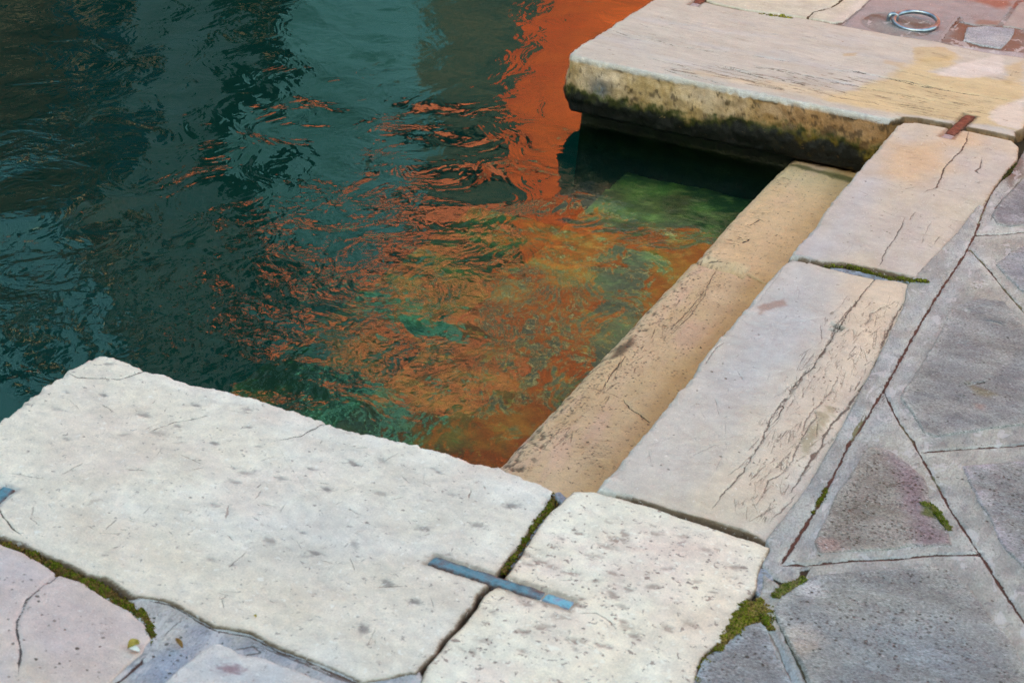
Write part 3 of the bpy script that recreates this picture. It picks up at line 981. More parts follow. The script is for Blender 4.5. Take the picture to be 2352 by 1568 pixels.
p.pits(60, [(1850, 570), (2060, 300), (2320, 330), (2140, 620)], 0.004, 0.002, 0.5)
p.dashes(70, [(1950, 480), (2060, 310), (2300, 340), (2140, 600)], 0.1, 0.03, 0.003, 0.5, dark=0.55)
c1a, c1b = W((2172, 317)), W((2230, 264))
p.slot(c1a, c1b, 0.022, 0.005, rim=(110, 60, 44))
p.joint_dirt(lambda x, y: x > -0.975, 0.005)
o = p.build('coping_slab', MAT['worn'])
tag(o, 'warm grey slab with rust stain by the red clamp, beside the smooth peach step', 'stone slab', 'quay edge slabs')

# ---- upper veined slab overhanging the water
o5 = [(-2.252, 6.60), (-2.235, 6.563), (-2.19, 6.548), (-1.9, 6.54), (-1.6, 6.548), (-1.3, 6.56), (-1.02, 6.57)] + WP([(2078, 268), (2112, 272), (2170, 282), (2230, 292), (2290, 304), (2333, 314)]) + [(-0.60, 6.72), (-0.578, 6.78), (-0.585, 7.68)] + \
    WP([(2352, 134), (2259, 120), (2158, 97), (2052, 81), (1937, 60), (1914, 55), (1850, 43), (1767, 32), (1712, 25), (1647, 13), (1600, 0)]) + [(-2.24, 7.82), (-2.245, 7.2)]
prof = [(0.0, -0.018 - 0.0075 * i) for i in range(1, 27)]
prof = [(0.004 * math.sin(i / 8) - (0.02 * max(0, (i - 18) / 8)) ** 1.0, z) for i, (_, z) in enumerate(prof)] + [(-0.035, -0.224), (-0.06, -0.226), (-0.2, -0.226)]


def slab_face(x, y, z, c):
    d = -z
    n1 = fbm(x, y, z, 7, 5, 0.6, 2)
    n2 = fbm(x, y, z, 30, 4, 0.65, 6)
    base = lin((212, 186, 158), 0.8) * np.ones((len(x), 1))
    t = sstep(-0.25, 0.3, n1)[:, None]
    base = base * (1 - t) + lin((184, 154, 110), 0.8) * t
    # browner to the right, where the face is rougher
    r = (sstep(-1.75, -1.3, x) * 0.8)[:, None]
    base = base * (1 - r) + lin((146, 102, 56)) * r
    k = (sstep(0.05, 0.13, d) * 0.5)[:, None]
    base = base * (1 - k) + lin((170, 138, 88)) * k
    # blue grey paint smear near the corner
    bl = np.exp(-(((x + 2.10) / 0.045) ** 2 + ((z + 0.105) / 0.045) ** 2)) * np.clip(1.1 + n2 * 1.5, 0, 1) * 0.95
    bl = np.where(y < 6.6, bl, 0)[:, None]
    base = base * (1 - bl) + lin((92, 104, 116)) * bl
    # chips and holes
    h = (sstep(0.18, 0.30, n2 + 0.14 * sstep(-1.5, -1.2, x)) * 0.75)[:, None]
    base = base * (1 - h) + lin((70, 52, 34)) * h
    # algae from below
    edge = 0.128 - 0.03 * sstep(-1.7, -1.45, x) + 0.02 * sstep(-1.25, -1.1, x) + 0.06 * n1 + 0.05 * n2
    m = sstep(edge - 0.022, edge + 0.012, d)[:, None]
    mg = sstep(0.0, 0.3, n2)[:, None] * 0.5
    green = lin((62, 66, 12)) * (1 - mg) + lin((22, 28, 6)) * mg
    deep = sstep(edge + 0.0, edge + 0.035, d)[:, None]
    green = green * (1 - deep) + lin((12, 14, 5)) * deep
    yel = (sstep(-1.45, -1.2, x) * sstep(-0.05, 0.2, n1 + n2 * 0.5) * 0.8)[:, None]
    green = green * (1 - yel) + lin((120, 100, 30)) * yel
    return base * (1 - m) + green * m


p = Patch(o5, 0.0, 0.0042, 0.004, 14, Rfun=lambda x, y: np.where((y < 6.62) | (x < -2.2), 0.016 + 0.006 * fbm(x, y, 0, 9, 3, 0.6), 0.004), relief=0.004, rf=5, seed=4.4, profile=prof)
p.base((202, 193, 184), (206, 198, 190), 3, 0.7, c3=(200, 196, 196), aniso=(0.5, 1.6))
p.stain([(1900, 230), (2050, 170), (2130, 130), (2200, 130), (2190, 150), (2140, 165), (2352, 190), (2352, 300), (2240, 285), (2080, 262), (1960, 240)], (200, 176, 134), 0.03, 0.8, 0.05, 7)
p.stain([(1580, 165), (1800, 190), (2060, 240), (2060, 262), (1750, 200)], (212, 184, 146), 0.05, 0.6, 0.04)
p.stain([(2098, 110), (2170, 108), (2198, 125), (2185, 140), (2130, 143), (2100, 135)], (188, 164, 124), 0.012, 0.7, 0.02, 20)
p.stain([(2190, 150), (2300, 125), (2310, 165), (2250, 180), (2150, 175)], (212, 200, 196), 0.015, 0.8, 0.03, 14)
p.stain([(2310, 150), (2352, 140), (2352, 180), (2310, 195)], (190, 166, 128), 0.02, 0.7, 0.03)
p.stain([(2290, 245), (2352, 225), (2352, 300), (2300, 290), (2270, 270)], (214, 200, 194), 0.015, 0.8, 0.03, 16)
p.stain([(1935, 123), (1968, 122), (1965, 130), (1938, 130)], (184, 156, 116), 0.008, 0.6, 0.012, 30)
p.stain([(2030, 138), (2080, 146), (2070, 155), (2030, 146)], (190, 164, 130), 0.01, 0.5, 0.012, 30)
for cr, wd, dk in [([(1520, 158), (1560, 170), (1600, 176), (1670, 197)], 0.006, 0.7), ([(1660, 152), (1740, 176), (1800, 186), (1860, 196)], 0.007, 0.8),
                   ([(1385, 62), (1440, 80), (1480, 84), (1550, 105), (1620, 116), (1680, 120)], 0.006, 0.75), ([(1395, 75), (1450, 88), (1540, 104)], 0.004, 0.5),
                   ([(1730, 128), (1780, 136), (1820, 143)], 0.006, 0.7), ([(1892, 158), (1960, 165), (2030, 178), (2100, 195), (2180, 208), (2260, 222), (2352, 235)], 0.009, 0.95),
                   ([(1940, 158), (2000, 172), (2080, 186), (2160, 203)], 0.007, 0.85), ([(1730, 150), (1800, 165), (1870, 176), (1960, 196), (2060, 215)], 0.005, 0.7),
                   ([(1660, 152), (1690, 160), (1740, 168)], 0.004, 0.5), ([(2070, 218), (2150, 232), (2220, 245)], 0.005, 0.6), ([(2050, 160), (2140, 180), (2240, 195)], 0.004, 0.4),
                   ([(2285, 163), (2330, 175), (2352, 180)], 0.004, 0.6), ([(1720, 66), (1760, 76), (1790, 80)], 0.004, 0.45), ([(1500, 40), (1560, 55), (1600, 60)], 0.004, 0.35),
                   ([(1480, 130), (1540, 145), (1590, 160)], 0.004, 0.45), ([(1470, 54), (1490, 64)], 0.004, 0.6)]:
    p.crackp(cr, wd * 1.25, 0.005, 0.006, dark=dk)
p.dashes(210, [(1500, 150), (1660, 150), (1900, 165), (2100, 195), (2300, 240), (2200, 280), (1900, 225), (1600, 175)], -0.02, 0.06, 0.0055, 0.12, dark=0.85, col=(84, 56, 34))
p.dashes(140, [(1400, 80), (1600, 20), (1900, 60), (2200, 120), (2340, 160), (2300, 220), (1900, 150), (1500, 130)], -0.02, 0.07, 0.004, 0.1, dark=0.4, col=(110, 90, 80))
p.pits(3, [(2325, 163), (2335, 163), (2335, 172), (2325, 172)], 0.008, 0.006, 0.9)
p.slot(c1a, c1b, 0.022, 0.005, rim=(80, 58, 40))
c4a, c4b = W((1592, 14)), W((1625, -14))
p.slot(c4a, c4b, 0.02, 0.005, rim=(90, 60, 46))
p.joint_dirt(lambda x, y: (x > -1.02) | (y > 7.0), 0.006)
o = p.build('coping_slab', MAT['vein'], wallfn=slab_face, wamp=0.017, wf=17)
tag(o, 'thick veined slab with mossy green underside overhanging the water', 'stone slab', 'quay edge slabs')

# ------------------------------------------------------------------ cement pavement between and round the flagstones
G1 = [(2344, 330), (2312, 392), (2276, 442), (2255, 492), (2240, 535), (2225, 567), (2150, 680), (2103, 760), (2030, 893), (1950, 1020), (1893, 1130), (1850, 1205), (1797, 1288)]
G2 = [(2030, 893), (2065, 965), (2098, 1010), (2140, 1085), (2180, 1160), (2252, 1268), (2300, 1345), (2352, 1420), (2460, 1590)]
G3 = [(2122, 1034), (2220, 1026), (2352, 1018), (2480, 1008)]
G4 = [(1797, 1293), (1850, 1293), (1960, 1283), (2060, 1279), (2150, 1270), (2252, 1269)]
G5 = [(2225, 567), (2275, 620), (2310, 665), (2352, 712), (2450, 840)]
G6 = [(2242, 537), (2300, 536), (2352, 530), (2450, 525)]
pc = Patch(WP([(1600, 1660), (1622, 1540), (1660, 1485), (1700, 1440), (1752, 1345), (1752, 1290), (1768, 1262), (1760, 1235), (1850, 1120), (1920, 1000), (1985, 880), (2045, 760), (2075, 700), (2085, 650), (2120, 610), (2200, 530), (2245, 470), (2285, 425), (2322, 398), (2352, 345)])
           + [(-0.555, 6.9), (-0.555, 7.66), (0.55, 7.66), (0.55, 2.6)], -0.0035, 0.0045, 0.004, 22, 0.003, relief=0.0016, rf=6, seed=9.1, profile=[(0, -0.055)])
pc.base((152, 152, 149), (174, 170, 162), 5, 0.8, c3=(138, 141, 142), aniso=(1.2, 0.7))
# pale smears of laitance near the lines
for g in (G1, G2, G3, G4, G5, G6):
    w = resample(WP(g), 0.03, False)
    d, _, _ = seg_dist(pc.xy, w)
    k = (np.exp(-(d / 0.05) ** 2) * np.clip(0.45 + 1.3 * fbm(pc.xy[:, 0], pc.xy[:, 1], 0, 9, 4, 0.6, len(g)), 0, 0.9))[:, None]
    pc.col = pc.col * (1 - k) + lin((190, 186, 182), 0.8) * k
# bluish smooth bands either side of the long line
w = resample(WP(G1), 0.03, False)
d, _, _ = seg_dist(pc.xy, w)
k = (np.exp(-((d - 0.03) / 0.025) ** 2) * np.clip(0.5 + 1.2 * fbm(pc.xy[:, 0], pc.xy[:, 1], 0, 5, 3), 0, 0.8))[:, None]
pc.col = pc.col * (1 - k) + lin((164, 168, 172), 0.8) * k
# trowel marks
pc.zz += 0.0006 * fbm(pc.xy[:, 0] * 5, pc.xy[:, 1] * 0.8, 0, 26, 3)
for g, wd in ((G1, 0.010), (G2, 0.009), (G3, 0.008), (G4, 0.009), (G5, 0.008), (G6, 0.008)):
    pc.crackp(g, wd, 0.006, 0.003, 8, dark=0.92, col=(84, 52, 44), taper=False)
for seg in ([(1985, 950), (1955, 1010)], [(1893, 1130), (1870, 1168)], [(2065, 965), (2100, 1015)], [(2225, 567), (2262, 605)], [(2290, 640), (2352, 712)], [(2265, 470), (2248, 510)], [(2140, 1085), (2160, 1120)]):
    pc.crackp(seg, 0.008, 0.0, 0.004, 20, dark=0.7, col=(96, 96, 36))
pc.crackp([(1752, 1300), (1775, 1325), (1800, 1340), (1830, 1338), (1850, 1310), (1862, 1304)], 0.014, 0.008, dark=0.9, col=(50, 40, 24))
pc.crackp([(2275, 505), (2290, 470), (2320, 440), (2352, 405)], 0.005, 0.003, dark=0.6)
pc.crackp([(1783, 1415), (1800, 1450), (1820, 1490), (1840, 1530), (1858, 1572)], 0.006, 0.006, dark=0.85, col=(58, 54, 30), taper=False)
pc.crackp([(1762, 1440), (1785, 1480), (1805, 1530), (1820, 1580)], 0.005, 0.004, dark=0.5, col=(120, 92, 72), taper=False)
pc.stain([(1765, 1430), (1785, 1440), (1855, 1590), (1815, 1590)], (150, 166, 176), 0.01, 0.7, 0.01)
pc.pits(160, [(2352, 560), (2352, 1560), (1850, 1560), (1800, 1300), (2200, 600)], 0.004, 0.0015, 0.4, col=(110, 108, 116))
pc.stain([(2300, 400), (2352, 340), (2352, 400), (2320, 430)], (92, 70, 58), 0.02, 0.8, 0.02)
o = pc.build('pavement', MAT['cement'])
tag(o, kind='structure')

pl = Patch(WP([(300, 1372), (330, 1366), (385, 1368), (415, 1380), (490, 1424), (570, 1438), (640, 1470), (700, 1494), (770, 1524), (850, 1552), (935, 1535), (965, 1530), (1000, 1640), (900, 1700)]) + [(-0.9, 1.9), (-2.2, 1.9), (-2.2, 2.45)], -0.004, 0.0045, 0.004, 20, 0.003, relief=0.004, rf=6, seed=3.1, profile=[(0, -0.055)])
pl.base((172, 170, 170), (188, 180, 174), 4, c3=(158, 163, 174), aniso=(1, 1))
pl.stain([(420, 1425), (480, 1440), (520, 1465), (470, 1490), (400, 1560), (300, 1568), (380, 1490), (430, 1460)], (150, 160, 182), 0.03, 0.6)
pl.stain([(530, 1490), (570, 1465), (630, 1485), (720, 1525), (840, 1568), (760, 1568), (660, 1520)], (150, 158, 174), 0.02, 0.6)
pl.crackp([(325, 1511), (300, 1535), (258, 1570), (230, 1600)], 0.008, 0.007, dark=0.9, col=(84, 60, 56), taper=False, amp=0.002)
pl.crackp([(356, 1376), (386, 1381), (407, 1391), (450, 1418), (490, 1440), (530, 1448), (574, 1454), (635, 1487), (686, 1507), (762, 1538), (833, 1567)], 0.005, 0.005, 0.002, dark=0.85, col=(96, 66, 52), taper=False)
pl.crackp([(380, 1455), (400, 1432), (420, 1418)], 0.003, 0.002, dark=0.4)
pl.crackp([(545, 1486), (580, 1478), (600, 1492), (560, 1500)], 0.006, 0.003, dark=0.6, col=(80, 70, 60))
pl.crackp([(600, 1478), (690, 1515), (760, 1545), (830, 1575)], 0.005, 0.004, dark=0.6, col=(90, 70, 64))
pl.pits(50, [(310, 1380), (500, 1450), (760, 1550), (350, 1560)], 0.004, 0.002, 0.5)
o = pl.build('pavement', MAT['cement'])
tag(o, kind='structure')

pt = Patch(WP([(1915, 60), (1937, 66), (2052, 88), (2158, 104), (2259, 127), (2345, 143)]) + [(-0.58, 7.70), (0.55, 7.70), (0.55, 9.6), (-1.75, 9.6)] + WP([(1960, -8), (1958, 20)]), -0.006, 0.006, 0.004, 20, 0.003, relief=0.004, rf=6, seed=7.1, profile=[(0, -0.055)])
pt.base((150, 148, 150), (138, 136, 140), 4, 0.65, c3=(112, 90, 76))
pt.stain([(2190, 50), (2352, 60), (2352, 130), (2180, 100)], (112, 76, 62), 0.03, 0.8, 0.05)
pt.stain([(2190, 100), (2352, 120), (2352, 140), (2180, 105)], (176, 172, 180), 0.01, 0.8, 0.01)
pt.stain([(2220, 0), (2352, 0), (2352, 20), (2300, 16)], (128, 66, 52), 0.03, 0.8, 0.05)
o = pt.build('pavement', MAT['cement'])
tag(o, kind='structure')
# rough outer pavement reaching under the houses
op = mesh_obj('pavement', [(0.54, -1.9, -0.008), (12, -1.9, -0.008), (12, 15.9, -0.008), (0.54, 15.9, -0.008), (-1.9, 9.58, -0.008), (0.54, 9.58, -0.008), (0.54, 15.9, -0.008), (-1.9, 15.9, -0.008),
                           (-2.15, -1.9, -0.008), (0.54, -1.9, -0.008), (0.54, 2.62, -0.008), (-0.62, 2.70, -0.008), (-0.95, 2.45, -0.008), (-2.15, 2.2, -0.008)], [(0, 1, 2, 3), (4, 5, 6, 7), (8, 9, 10, 11, 12, 13)], MAT['cement'],
              np.tile(lin((164, 162, 158)), (14, 1)), smooth=False)
tag(op, kind='structure')

# ------------------------------------------------------------------ flagstones
def flag(pts, lab, base, mat='trachyte', step=0.0045, z=-0.0008, seed=0.0, extra=None, world=(), tilt=None, group='grey flagstones set in cement', R=0.0035, amp=0.008, relief=0.0025):
    q = Patch(WP(pts) + list(world), z, step, amp, 16, R, relief=relief, rf=5, seed=seed, profile=[(0, -0.015), (0, -0.055)], tilt=tilt)
    q.base(*base)
    if extra:
        extra(q)
    oo = q.build('flagstone', MAT[mat])
    tag(oo, lab, 'flagstone', group)
    return oo


grey = ((144, 145, 147), (160, 160, 159), 6, 0.72, (124, 127, 133))


def edge_pale(q, amt=0.75, w=0.022, c=(184, 181, 177)):
    k = (np.exp(-(q.d / w) ** 2) * np.clip(0.5 + 1.6 * fbm(q.xy[:, 0], q.xy[:, 1], 0, 14, 4, 0.6, q.seed), 0, 1) * amt)[:, None]
    q.col[:] = q.col * (1 - k) + lin(c) * k


def f1x(q):
    edge_pale(q)
    q.stain([(2222, 875), (2240, 885), (2262, 892), (2290, 905), (2270, 912), (2240, 905)], (126, 118, 96), 0.012, 0.8, 0.012, 30)
    q.crackp([(2218, 882), (2240, 880), (2262, 876)], 0.009, 0.006, dark=0.85)
    q.stain([(2238, 925), (2262, 928), (2258, 940), (2242, 935)], (150, 122, 116), 0.01, 0.7, 0.01)
    q.pits(120, [(2150, 780), (2340, 720), (2340, 980), (2130, 980), (2080, 900)], 0.004, 0.002, 0.55, col=(70, 72, 78))
    q.zz += -0.004 * sstep(0.2, 0.5, fbm(q.xy[:, 0], q.xy[:, 1], 0, 25, 3, 0.5, 2)) * (q.xy[:, 1] > 4.9)


flag([(2186, 700), (2259, 682), (2305, 690), (2352, 745), (2480, 900), (2480, 962), (2352, 972), (2213, 992), (2153, 1000), (2121, 990), (2093, 946), (2068, 907), (2082, 884), (2112, 840), (2158, 767)],
     'big smooth grey flagstone with a small brown hollow, right of the long cement line', grey, seed=1.5, extra=f1x)


def f2x(q):
    edge_pale(q, 0.6, 0.014)
    q.stain([(2040, 1040), (2110, 1080), (2125, 1130), (2150, 1200), (2180, 1245), (2110, 1250), (2080, 1160), (2060, 1090)], (140, 118, 128), 0.03, 0.8, 0.03)
    q.stain([(1875, 1240), (1920, 1235), (1930, 1262), (1885, 1270)], (168, 136, 130), 0.02, 0.7, 0.03)
    q.pits(260, [(2000, 1030), (2110, 1090), (2175, 1240), (1890, 1260), (1950, 1110)], 0.005, 0.003, 0.8, col=(44, 44, 40))
    q.stain([(2120, 1150), (2140, 1152), (2165, 1180), (2182, 1215), (2150, 1190), (2118, 1180)], (84, 92, 30), 0.008, 0.9, 0.014, 30)


flag([(1996, 1021), (1965, 1062), (1947, 1099), (1917, 1136), (1902, 1180), (1873, 1240), (1884, 1268), (1936, 1264), (2024, 1260), (2100, 1252), (2187, 1250), (2180, 1225), (2148, 1180), (2132, 1121), (2121, 1092), (2091, 1062), (2050, 1035)],
     'triangular brownish flagstone peppered with black pits, with a tuft of moss', ((142, 136, 130), (156, 150, 144), 5, 0.85, (130, 124, 116)), seed=2.5, extra=f2x)


def f3x(q):
    edge_pale(q, 0.8, 0.03, (190, 178, 188))
    q.pits(80, [(2230, 1080), (2352, 1060), (2352, 1300)], 0.004, 0.002, 0.6, col=(74, 78, 84))


flag([(2212, 1068), (2352, 1056), (2470, 1048), (2490, 1500), (2352, 1306), (2306, 1254), (2280, 1200), (2247, 1147), (2222, 1100)], 'mottled grey flagstone at the right edge, right of the pitted triangular one', grey, seed=3.5, extra=f3x)


def f4x(q):
    edge_pale(q, 0.8, 0.025)
    q.stain([(1800, 1440), (1850, 1430), (1890, 1470), (1850, 1490), (1815, 1480)], (196, 184, 176), 0.02, 0.7, 0.03)
    q.stain([(1820, 1480), (1870, 1480), (1850, 1500), (1825, 1500)], (164, 140, 120), 0.02, 0.5, 0.03)
    q.stain([(1825, 1345), (1870, 1335), (1890, 1365), (1850, 1375)], (196, 190, 192), 0.015, 0.7, 0.03)
    q.stain([(1980, 1440), (2150, 1430), (2250, 1520), (2150, 1568), (1950, 1550)], (132, 144, 158), 0.1, 0.5, 0.06)
    q.pits(260, [(1880, 1320), (2180, 1300), (2352, 1510), (2352, 1568), (1870, 1568), (1800, 1400)], 0.004, 0.002, 0.6, col=(70, 72, 76))


flag([(1857, 1326), (1880, 1318), (1973, 1306), (2121, 1295), (2184, 1301), (2228, 1351), (2258, 1388), (2308, 1451), (2360, 1530), (2440, 1660), (1900, 1680), (1861, 1572), (1838, 1521), (1816, 1476), (1796, 1439), (1779, 1399), (1790, 1374), (1826, 1349)],
     'largest blue grey flagstone, bottom right corner, beside the moss patch', ((148, 149, 150), (162, 162, 159), 5, 0.74, (134, 140, 145)), seed=4.5, extra=f4x, step=0.004)


def f5x(q):
    edge_pale(q, 0.7, 0.02, (176, 186, 196))
    q.pits(50, [(1620, 1510), (1740, 1440), (1790, 1540), (1600, 1568)], 0.004, 0.002, 0.5, col=(84, 84, 88))


flag([(1588, 1600), (1592, 1568), (1616, 1510), (1645, 1490), (1680, 1473), (1697, 1441), (1730, 1431), (1746, 1427), (1758, 1441), (1777, 1476), (1793, 1511), (1808, 1546), (1830, 1600), (1700, 1680)],
     'grey wedge flagstone with a pointed top just under the moss patch', ((142, 142, 145), (156, 154, 155), 5, 0.76, (130, 134, 140)), seed=5.5, extra=f5x, step=0.004, z=0.002)
flag([(2277, 491), (2294, 468), (2308, 450), (2352, 408), (2450, 340), (2450, 512), (2352, 516), (2320, 520), (2288, 512)], 'dark slate grey flagstone at the right edge, darkest of the flagstones', ((112, 114, 122), (128, 128, 134), 6, 0.85, (150, 148, 154)), seed=6.5, extra=edge_pale, step=0.006)
flag([(2287, 606), (2316, 580), (2352, 563), (2450, 545), (2450, 790), (2352, 672), (2310, 632)], 'small grey flagstone with one crack at right edge, under the dark slate one', ((140, 142, 150), (158, 158, 164), 6, 0.85, (126, 130, 140)), seed=7.5,
     extra=lambda q: (edge_pale(q), q.crackp([(2290, 600), (2318, 580), (2352, 562)], 0.006, 0.004, dark=0.8)), step=0.006)

# stones behind the veined slab
def t1x(q):
    q.crackp([(1852, 45), (1862, 32), (1870, 26), (1909, 15), (1925, 6), (1940, -6), (1960, -20)], 0.014, 0.01, 0.006, dark=0.95, col=(60, 54, 30), taper=False)
    q.stain([(1905, 50), (1975, 0), (2000, 0), (1960, 55)], (202, 190, 186), 0.03, 0.7)
    q.crackp([(1905, 17), (1935, 22), (1965, 26)], 0.004, 0.002, dark=0.3)


flag([(1635, 4), (1655, 9), (1712, 21), (1767, 28), (1850, 39), (1914, 51), (1935, 50), (1977, 17), (1998, -4)], 'pale cream paving slab split by a dark crack, behind the veined slab', ((206, 198, 184), (212, 202, 186), 3, 0.72, (200, 190, 180)), 'cream', 0.006, seed=8.5,
     extra=t1x, world=[(-1.62, 8.9), (-2.2, 8.9), (-2.24, 7.86)], group='paving slabs behind the veined slab', z=-0.002)

rc = W((2062, 55))


def t2x(q):
    d = q.xy - np.array(rc)
    w = np.sqrt((d[:, 0] / 0.155) ** 2 + (d[:, 1] / 0.20) ** 2) + 0.10 * fbm(q.xy[:, 0], q.xy[:, 1], 0, 14, 3)
    k = 1 - sstep(0.75, 1.05, w)
    q.zz -= 0.018 * k
    kk = (k * np.clip(0.95 - 0.3 * sstep(-0.02, 0.12, d[:, 0]), 0, 1))[:, None]
    q.col[:] = q.col * (1 - kk) + lin((78, 56, 42)) * kk
    q.crackp([(2205, 41), (2190, 58), (2175, 80), (2160, 103)], 0.02, 0.01, 0.008, dark=0.95, col=(70, 40, 30), taper=False)
    q.crackp([(2205, 41), (2215, 52), (2240, 58), (2290, 58)], 0.007, 0.004, dark=0.6)
    q.crackp([(1935, 55), (1960, 34), (1978, 17)], 0.004, 0.003, dark=0.3)
    q.pits(14, [(2200, 30), (2280, 30), (2270, 50), (2210, 45)], 0.006, 0.003, 0.8)
    q.stain([(2250, 45), (2300, 48), (2290, 58), (2240, 58)], (120, 92, 80), 0.02, 0.7)
    q.stain([(2225, 0), (2320, 0), (2330, 12), (2290, 20)], (132, 74, 58), 0.03, 0.8, 0.05)


flag([(1933, 63), (1942, 50), (1982, 17), (2002, -4), (2040, -40), (2345, -40), (2335, 2), (2312, 34), (2292, 58), (2240, 58), (2205, 50), (2163, 98)], 'lavender grey paving slab with a hollow holding the iron ring', ((150, 150, 156), (162, 159, 164), 4, 0.66, (140, 142, 150)), 'worn', 0.006, seed=9.5,
     extra=t2x, group='paving slabs behind the veined slab', z=-0.001, R=0.008)
flag([(2221, 63), (2270, 60), (2330, 66), (2326, 84), (2300, 110), (2255, 104), (2214, 92)], 'small rough blue grey paver framed by brown dirt, right of the ring', ((150, 154, 166), (166, 168, 176), 6, 0.85, (140, 146, 158)), 'trachyte', 0.006, seed=10.5, group='paving slabs behind the veined slab', z=0.0)
flag([(2340, 6), (2318, 40), (2302, 60), (2352, 66), (2450, 75), (2450, -10)], 'pinkish grey paver at the top right corner past the brown joint', ((158, 154, 156), (168, 164, 164), 6, 0.66, (146, 142, 144)), 'worn', 0.007, seed=11.5, group='paving slabs behind the veined slab', z=-0.001)

# pink slab and pale slab at the bottom left
def p1x(q):
    q.crackp([(134, 1315), (120, 1327), (106, 1336), (62, 1376), (44, 1410), (39, 1423), (39, 1451), (46, 1480), (48, 1493), (42, 1544)], 0.006, 0.006, 0.004, dark=0.85, taper=True, col=(70, 62, 60))
    q.crackp([(134, 1315), (120, 1327), (104, 1338)], 0.014, 0.008, 0.003, dark=0.7, col=(66, 60, 50))
    q.pits(60, [(0, 1290), (150, 1340), (320, 1440), (240, 1560), (0, 1560)], 0.004, 0.0015, 0.45, col=(130, 112, 116))
    q.stain([(20, 1520), (80, 1480), (120, 1568), (20, 1568)], (206, 188, 170), 0.04, 0.6)


flag([(-160, 1200), (0, 1250), (56, 1268), (104, 1297), (135, 1316), (196, 1338), (238, 1373), (297, 1402), (331, 1432), (345, 1465), (328, 1492), (252, 1566), (200, 1620), (-100, 1700)], 'pinkish slab with a curved hairline crack, below the moss filled joint', ((206, 186, 182), (212, 192, 182), 3, 0.85, (204, 190, 192)), 'worn', 0.004, seed=12.5,
     extra=p1x, world=[(-2.15, 2.2), (-2.15, 2.6)], group='slabs along the bottom edge', z=0.0)
flag([(378, 1568), (420, 1528), (462, 1492), (490, 1478), (508, 1476), (532, 1487), (549, 1498), (610, 1510), (676, 1536), (737, 1561), (800, 1600), (700, 1720), (320, 1680)], 'pale rounded slab with one purple spot, cut by the bottom edge', ((206, 204, 206), (212, 202, 198), 3, 0.85, (198, 200, 206)), 'cream', 0.004, seed=13.5,
     extra=lambda q: (edge_pale(q, 0.5, 0.02, (190, 184, 182)), q.pits(2, [(522, 1526), (534, 1526), (534, 1536), (522, 1536)], 0.014, 0.001, 0.9, col=(140, 100, 110))), group='slabs along the bottom edge', z=0.0)

# ------------------------------------------------------------------ mortar fillet and pebbles in joints
def strip(name, pts, width, z, mat, colf, lab=None, cat=None, kind=None, amp=0.006, relief=0.006, group=None, step=0.004):
    w = resample(WP(pts), 0.02, False)
    d = np.gradient(w, axis=0)
    d /= np.linalg.norm(d, axis=1)[:, None]
    nn = np.stack([-d[:, 1], d[:, 0]], 1)
    t = np.linspace(0, 1, len(w))
    ww = (np.interp(t, np.linspace(0, 1, len(width)), width) / 2)[:, None]
    out = np.vstack([w + nn * ww, (w - nn * ww)[::-1]])
    q = Patch([tuple(v) for v in out], z, step, amp, 40, 0.004, relief=relief, rf=40, seed=2.0, profile=[(0, -0.01), (0, -0.03)])
    q.col = colf(q.xy[:, 0], q.xy[:, 1])
    oo = q.build(name, mat)
    tag(oo, lab, cat, group, kind)
    return oo


def fillcol(x, y):
    t = sstep(0.05, 0.3, fbm(x, y, 0, 40, 4, 0.6))[:, None]
    return lin((132, 140, 154)) * (1 - t) + lin((96, 98, 92)) * t


strip('mortar_fill', [(1905, 611), (1945, 620), (2005, 632), (2065, 641), (2110, 645)], [0.012, 0.034, 0.034, 0.028, 0.016], -0.004, MAT['cement'], fillcol, 'blue grey mortar with pebbles in the joint between the two step slabs', 'mortar')
strip('mortar_fill', [(1278, 1140), (1298, 1134)], [0.05, 0.04], -0.004, MAT['cement'], fillcol, 'lump of blue grey mortar at the corner between cream slabs and peach step', 'mortar')
strip('mortar_fill', [(1262, 1165), (1225, 1218), (1190, 1262), (1168, 1292)], [0.016, 0.012, 0.013, 0.02], -0.009, MAT['cement'], lambda x, y: fillcol(x, y) * 1.15, 'thin green grey mortar in the joint above the blue clamp', 'mortar')
strip('mortar_fill', [(1750, 1298), (1752, 1330), (1760, 1352), (1772, 1370)], [0.03, 0.06, 0.06, 0.03], -0.006, MAT['cement'], lambda x, y: fillcol(x, y) * 1.25, 'cracked mortar patch beside the flecked slab above the moss', 'mortar')


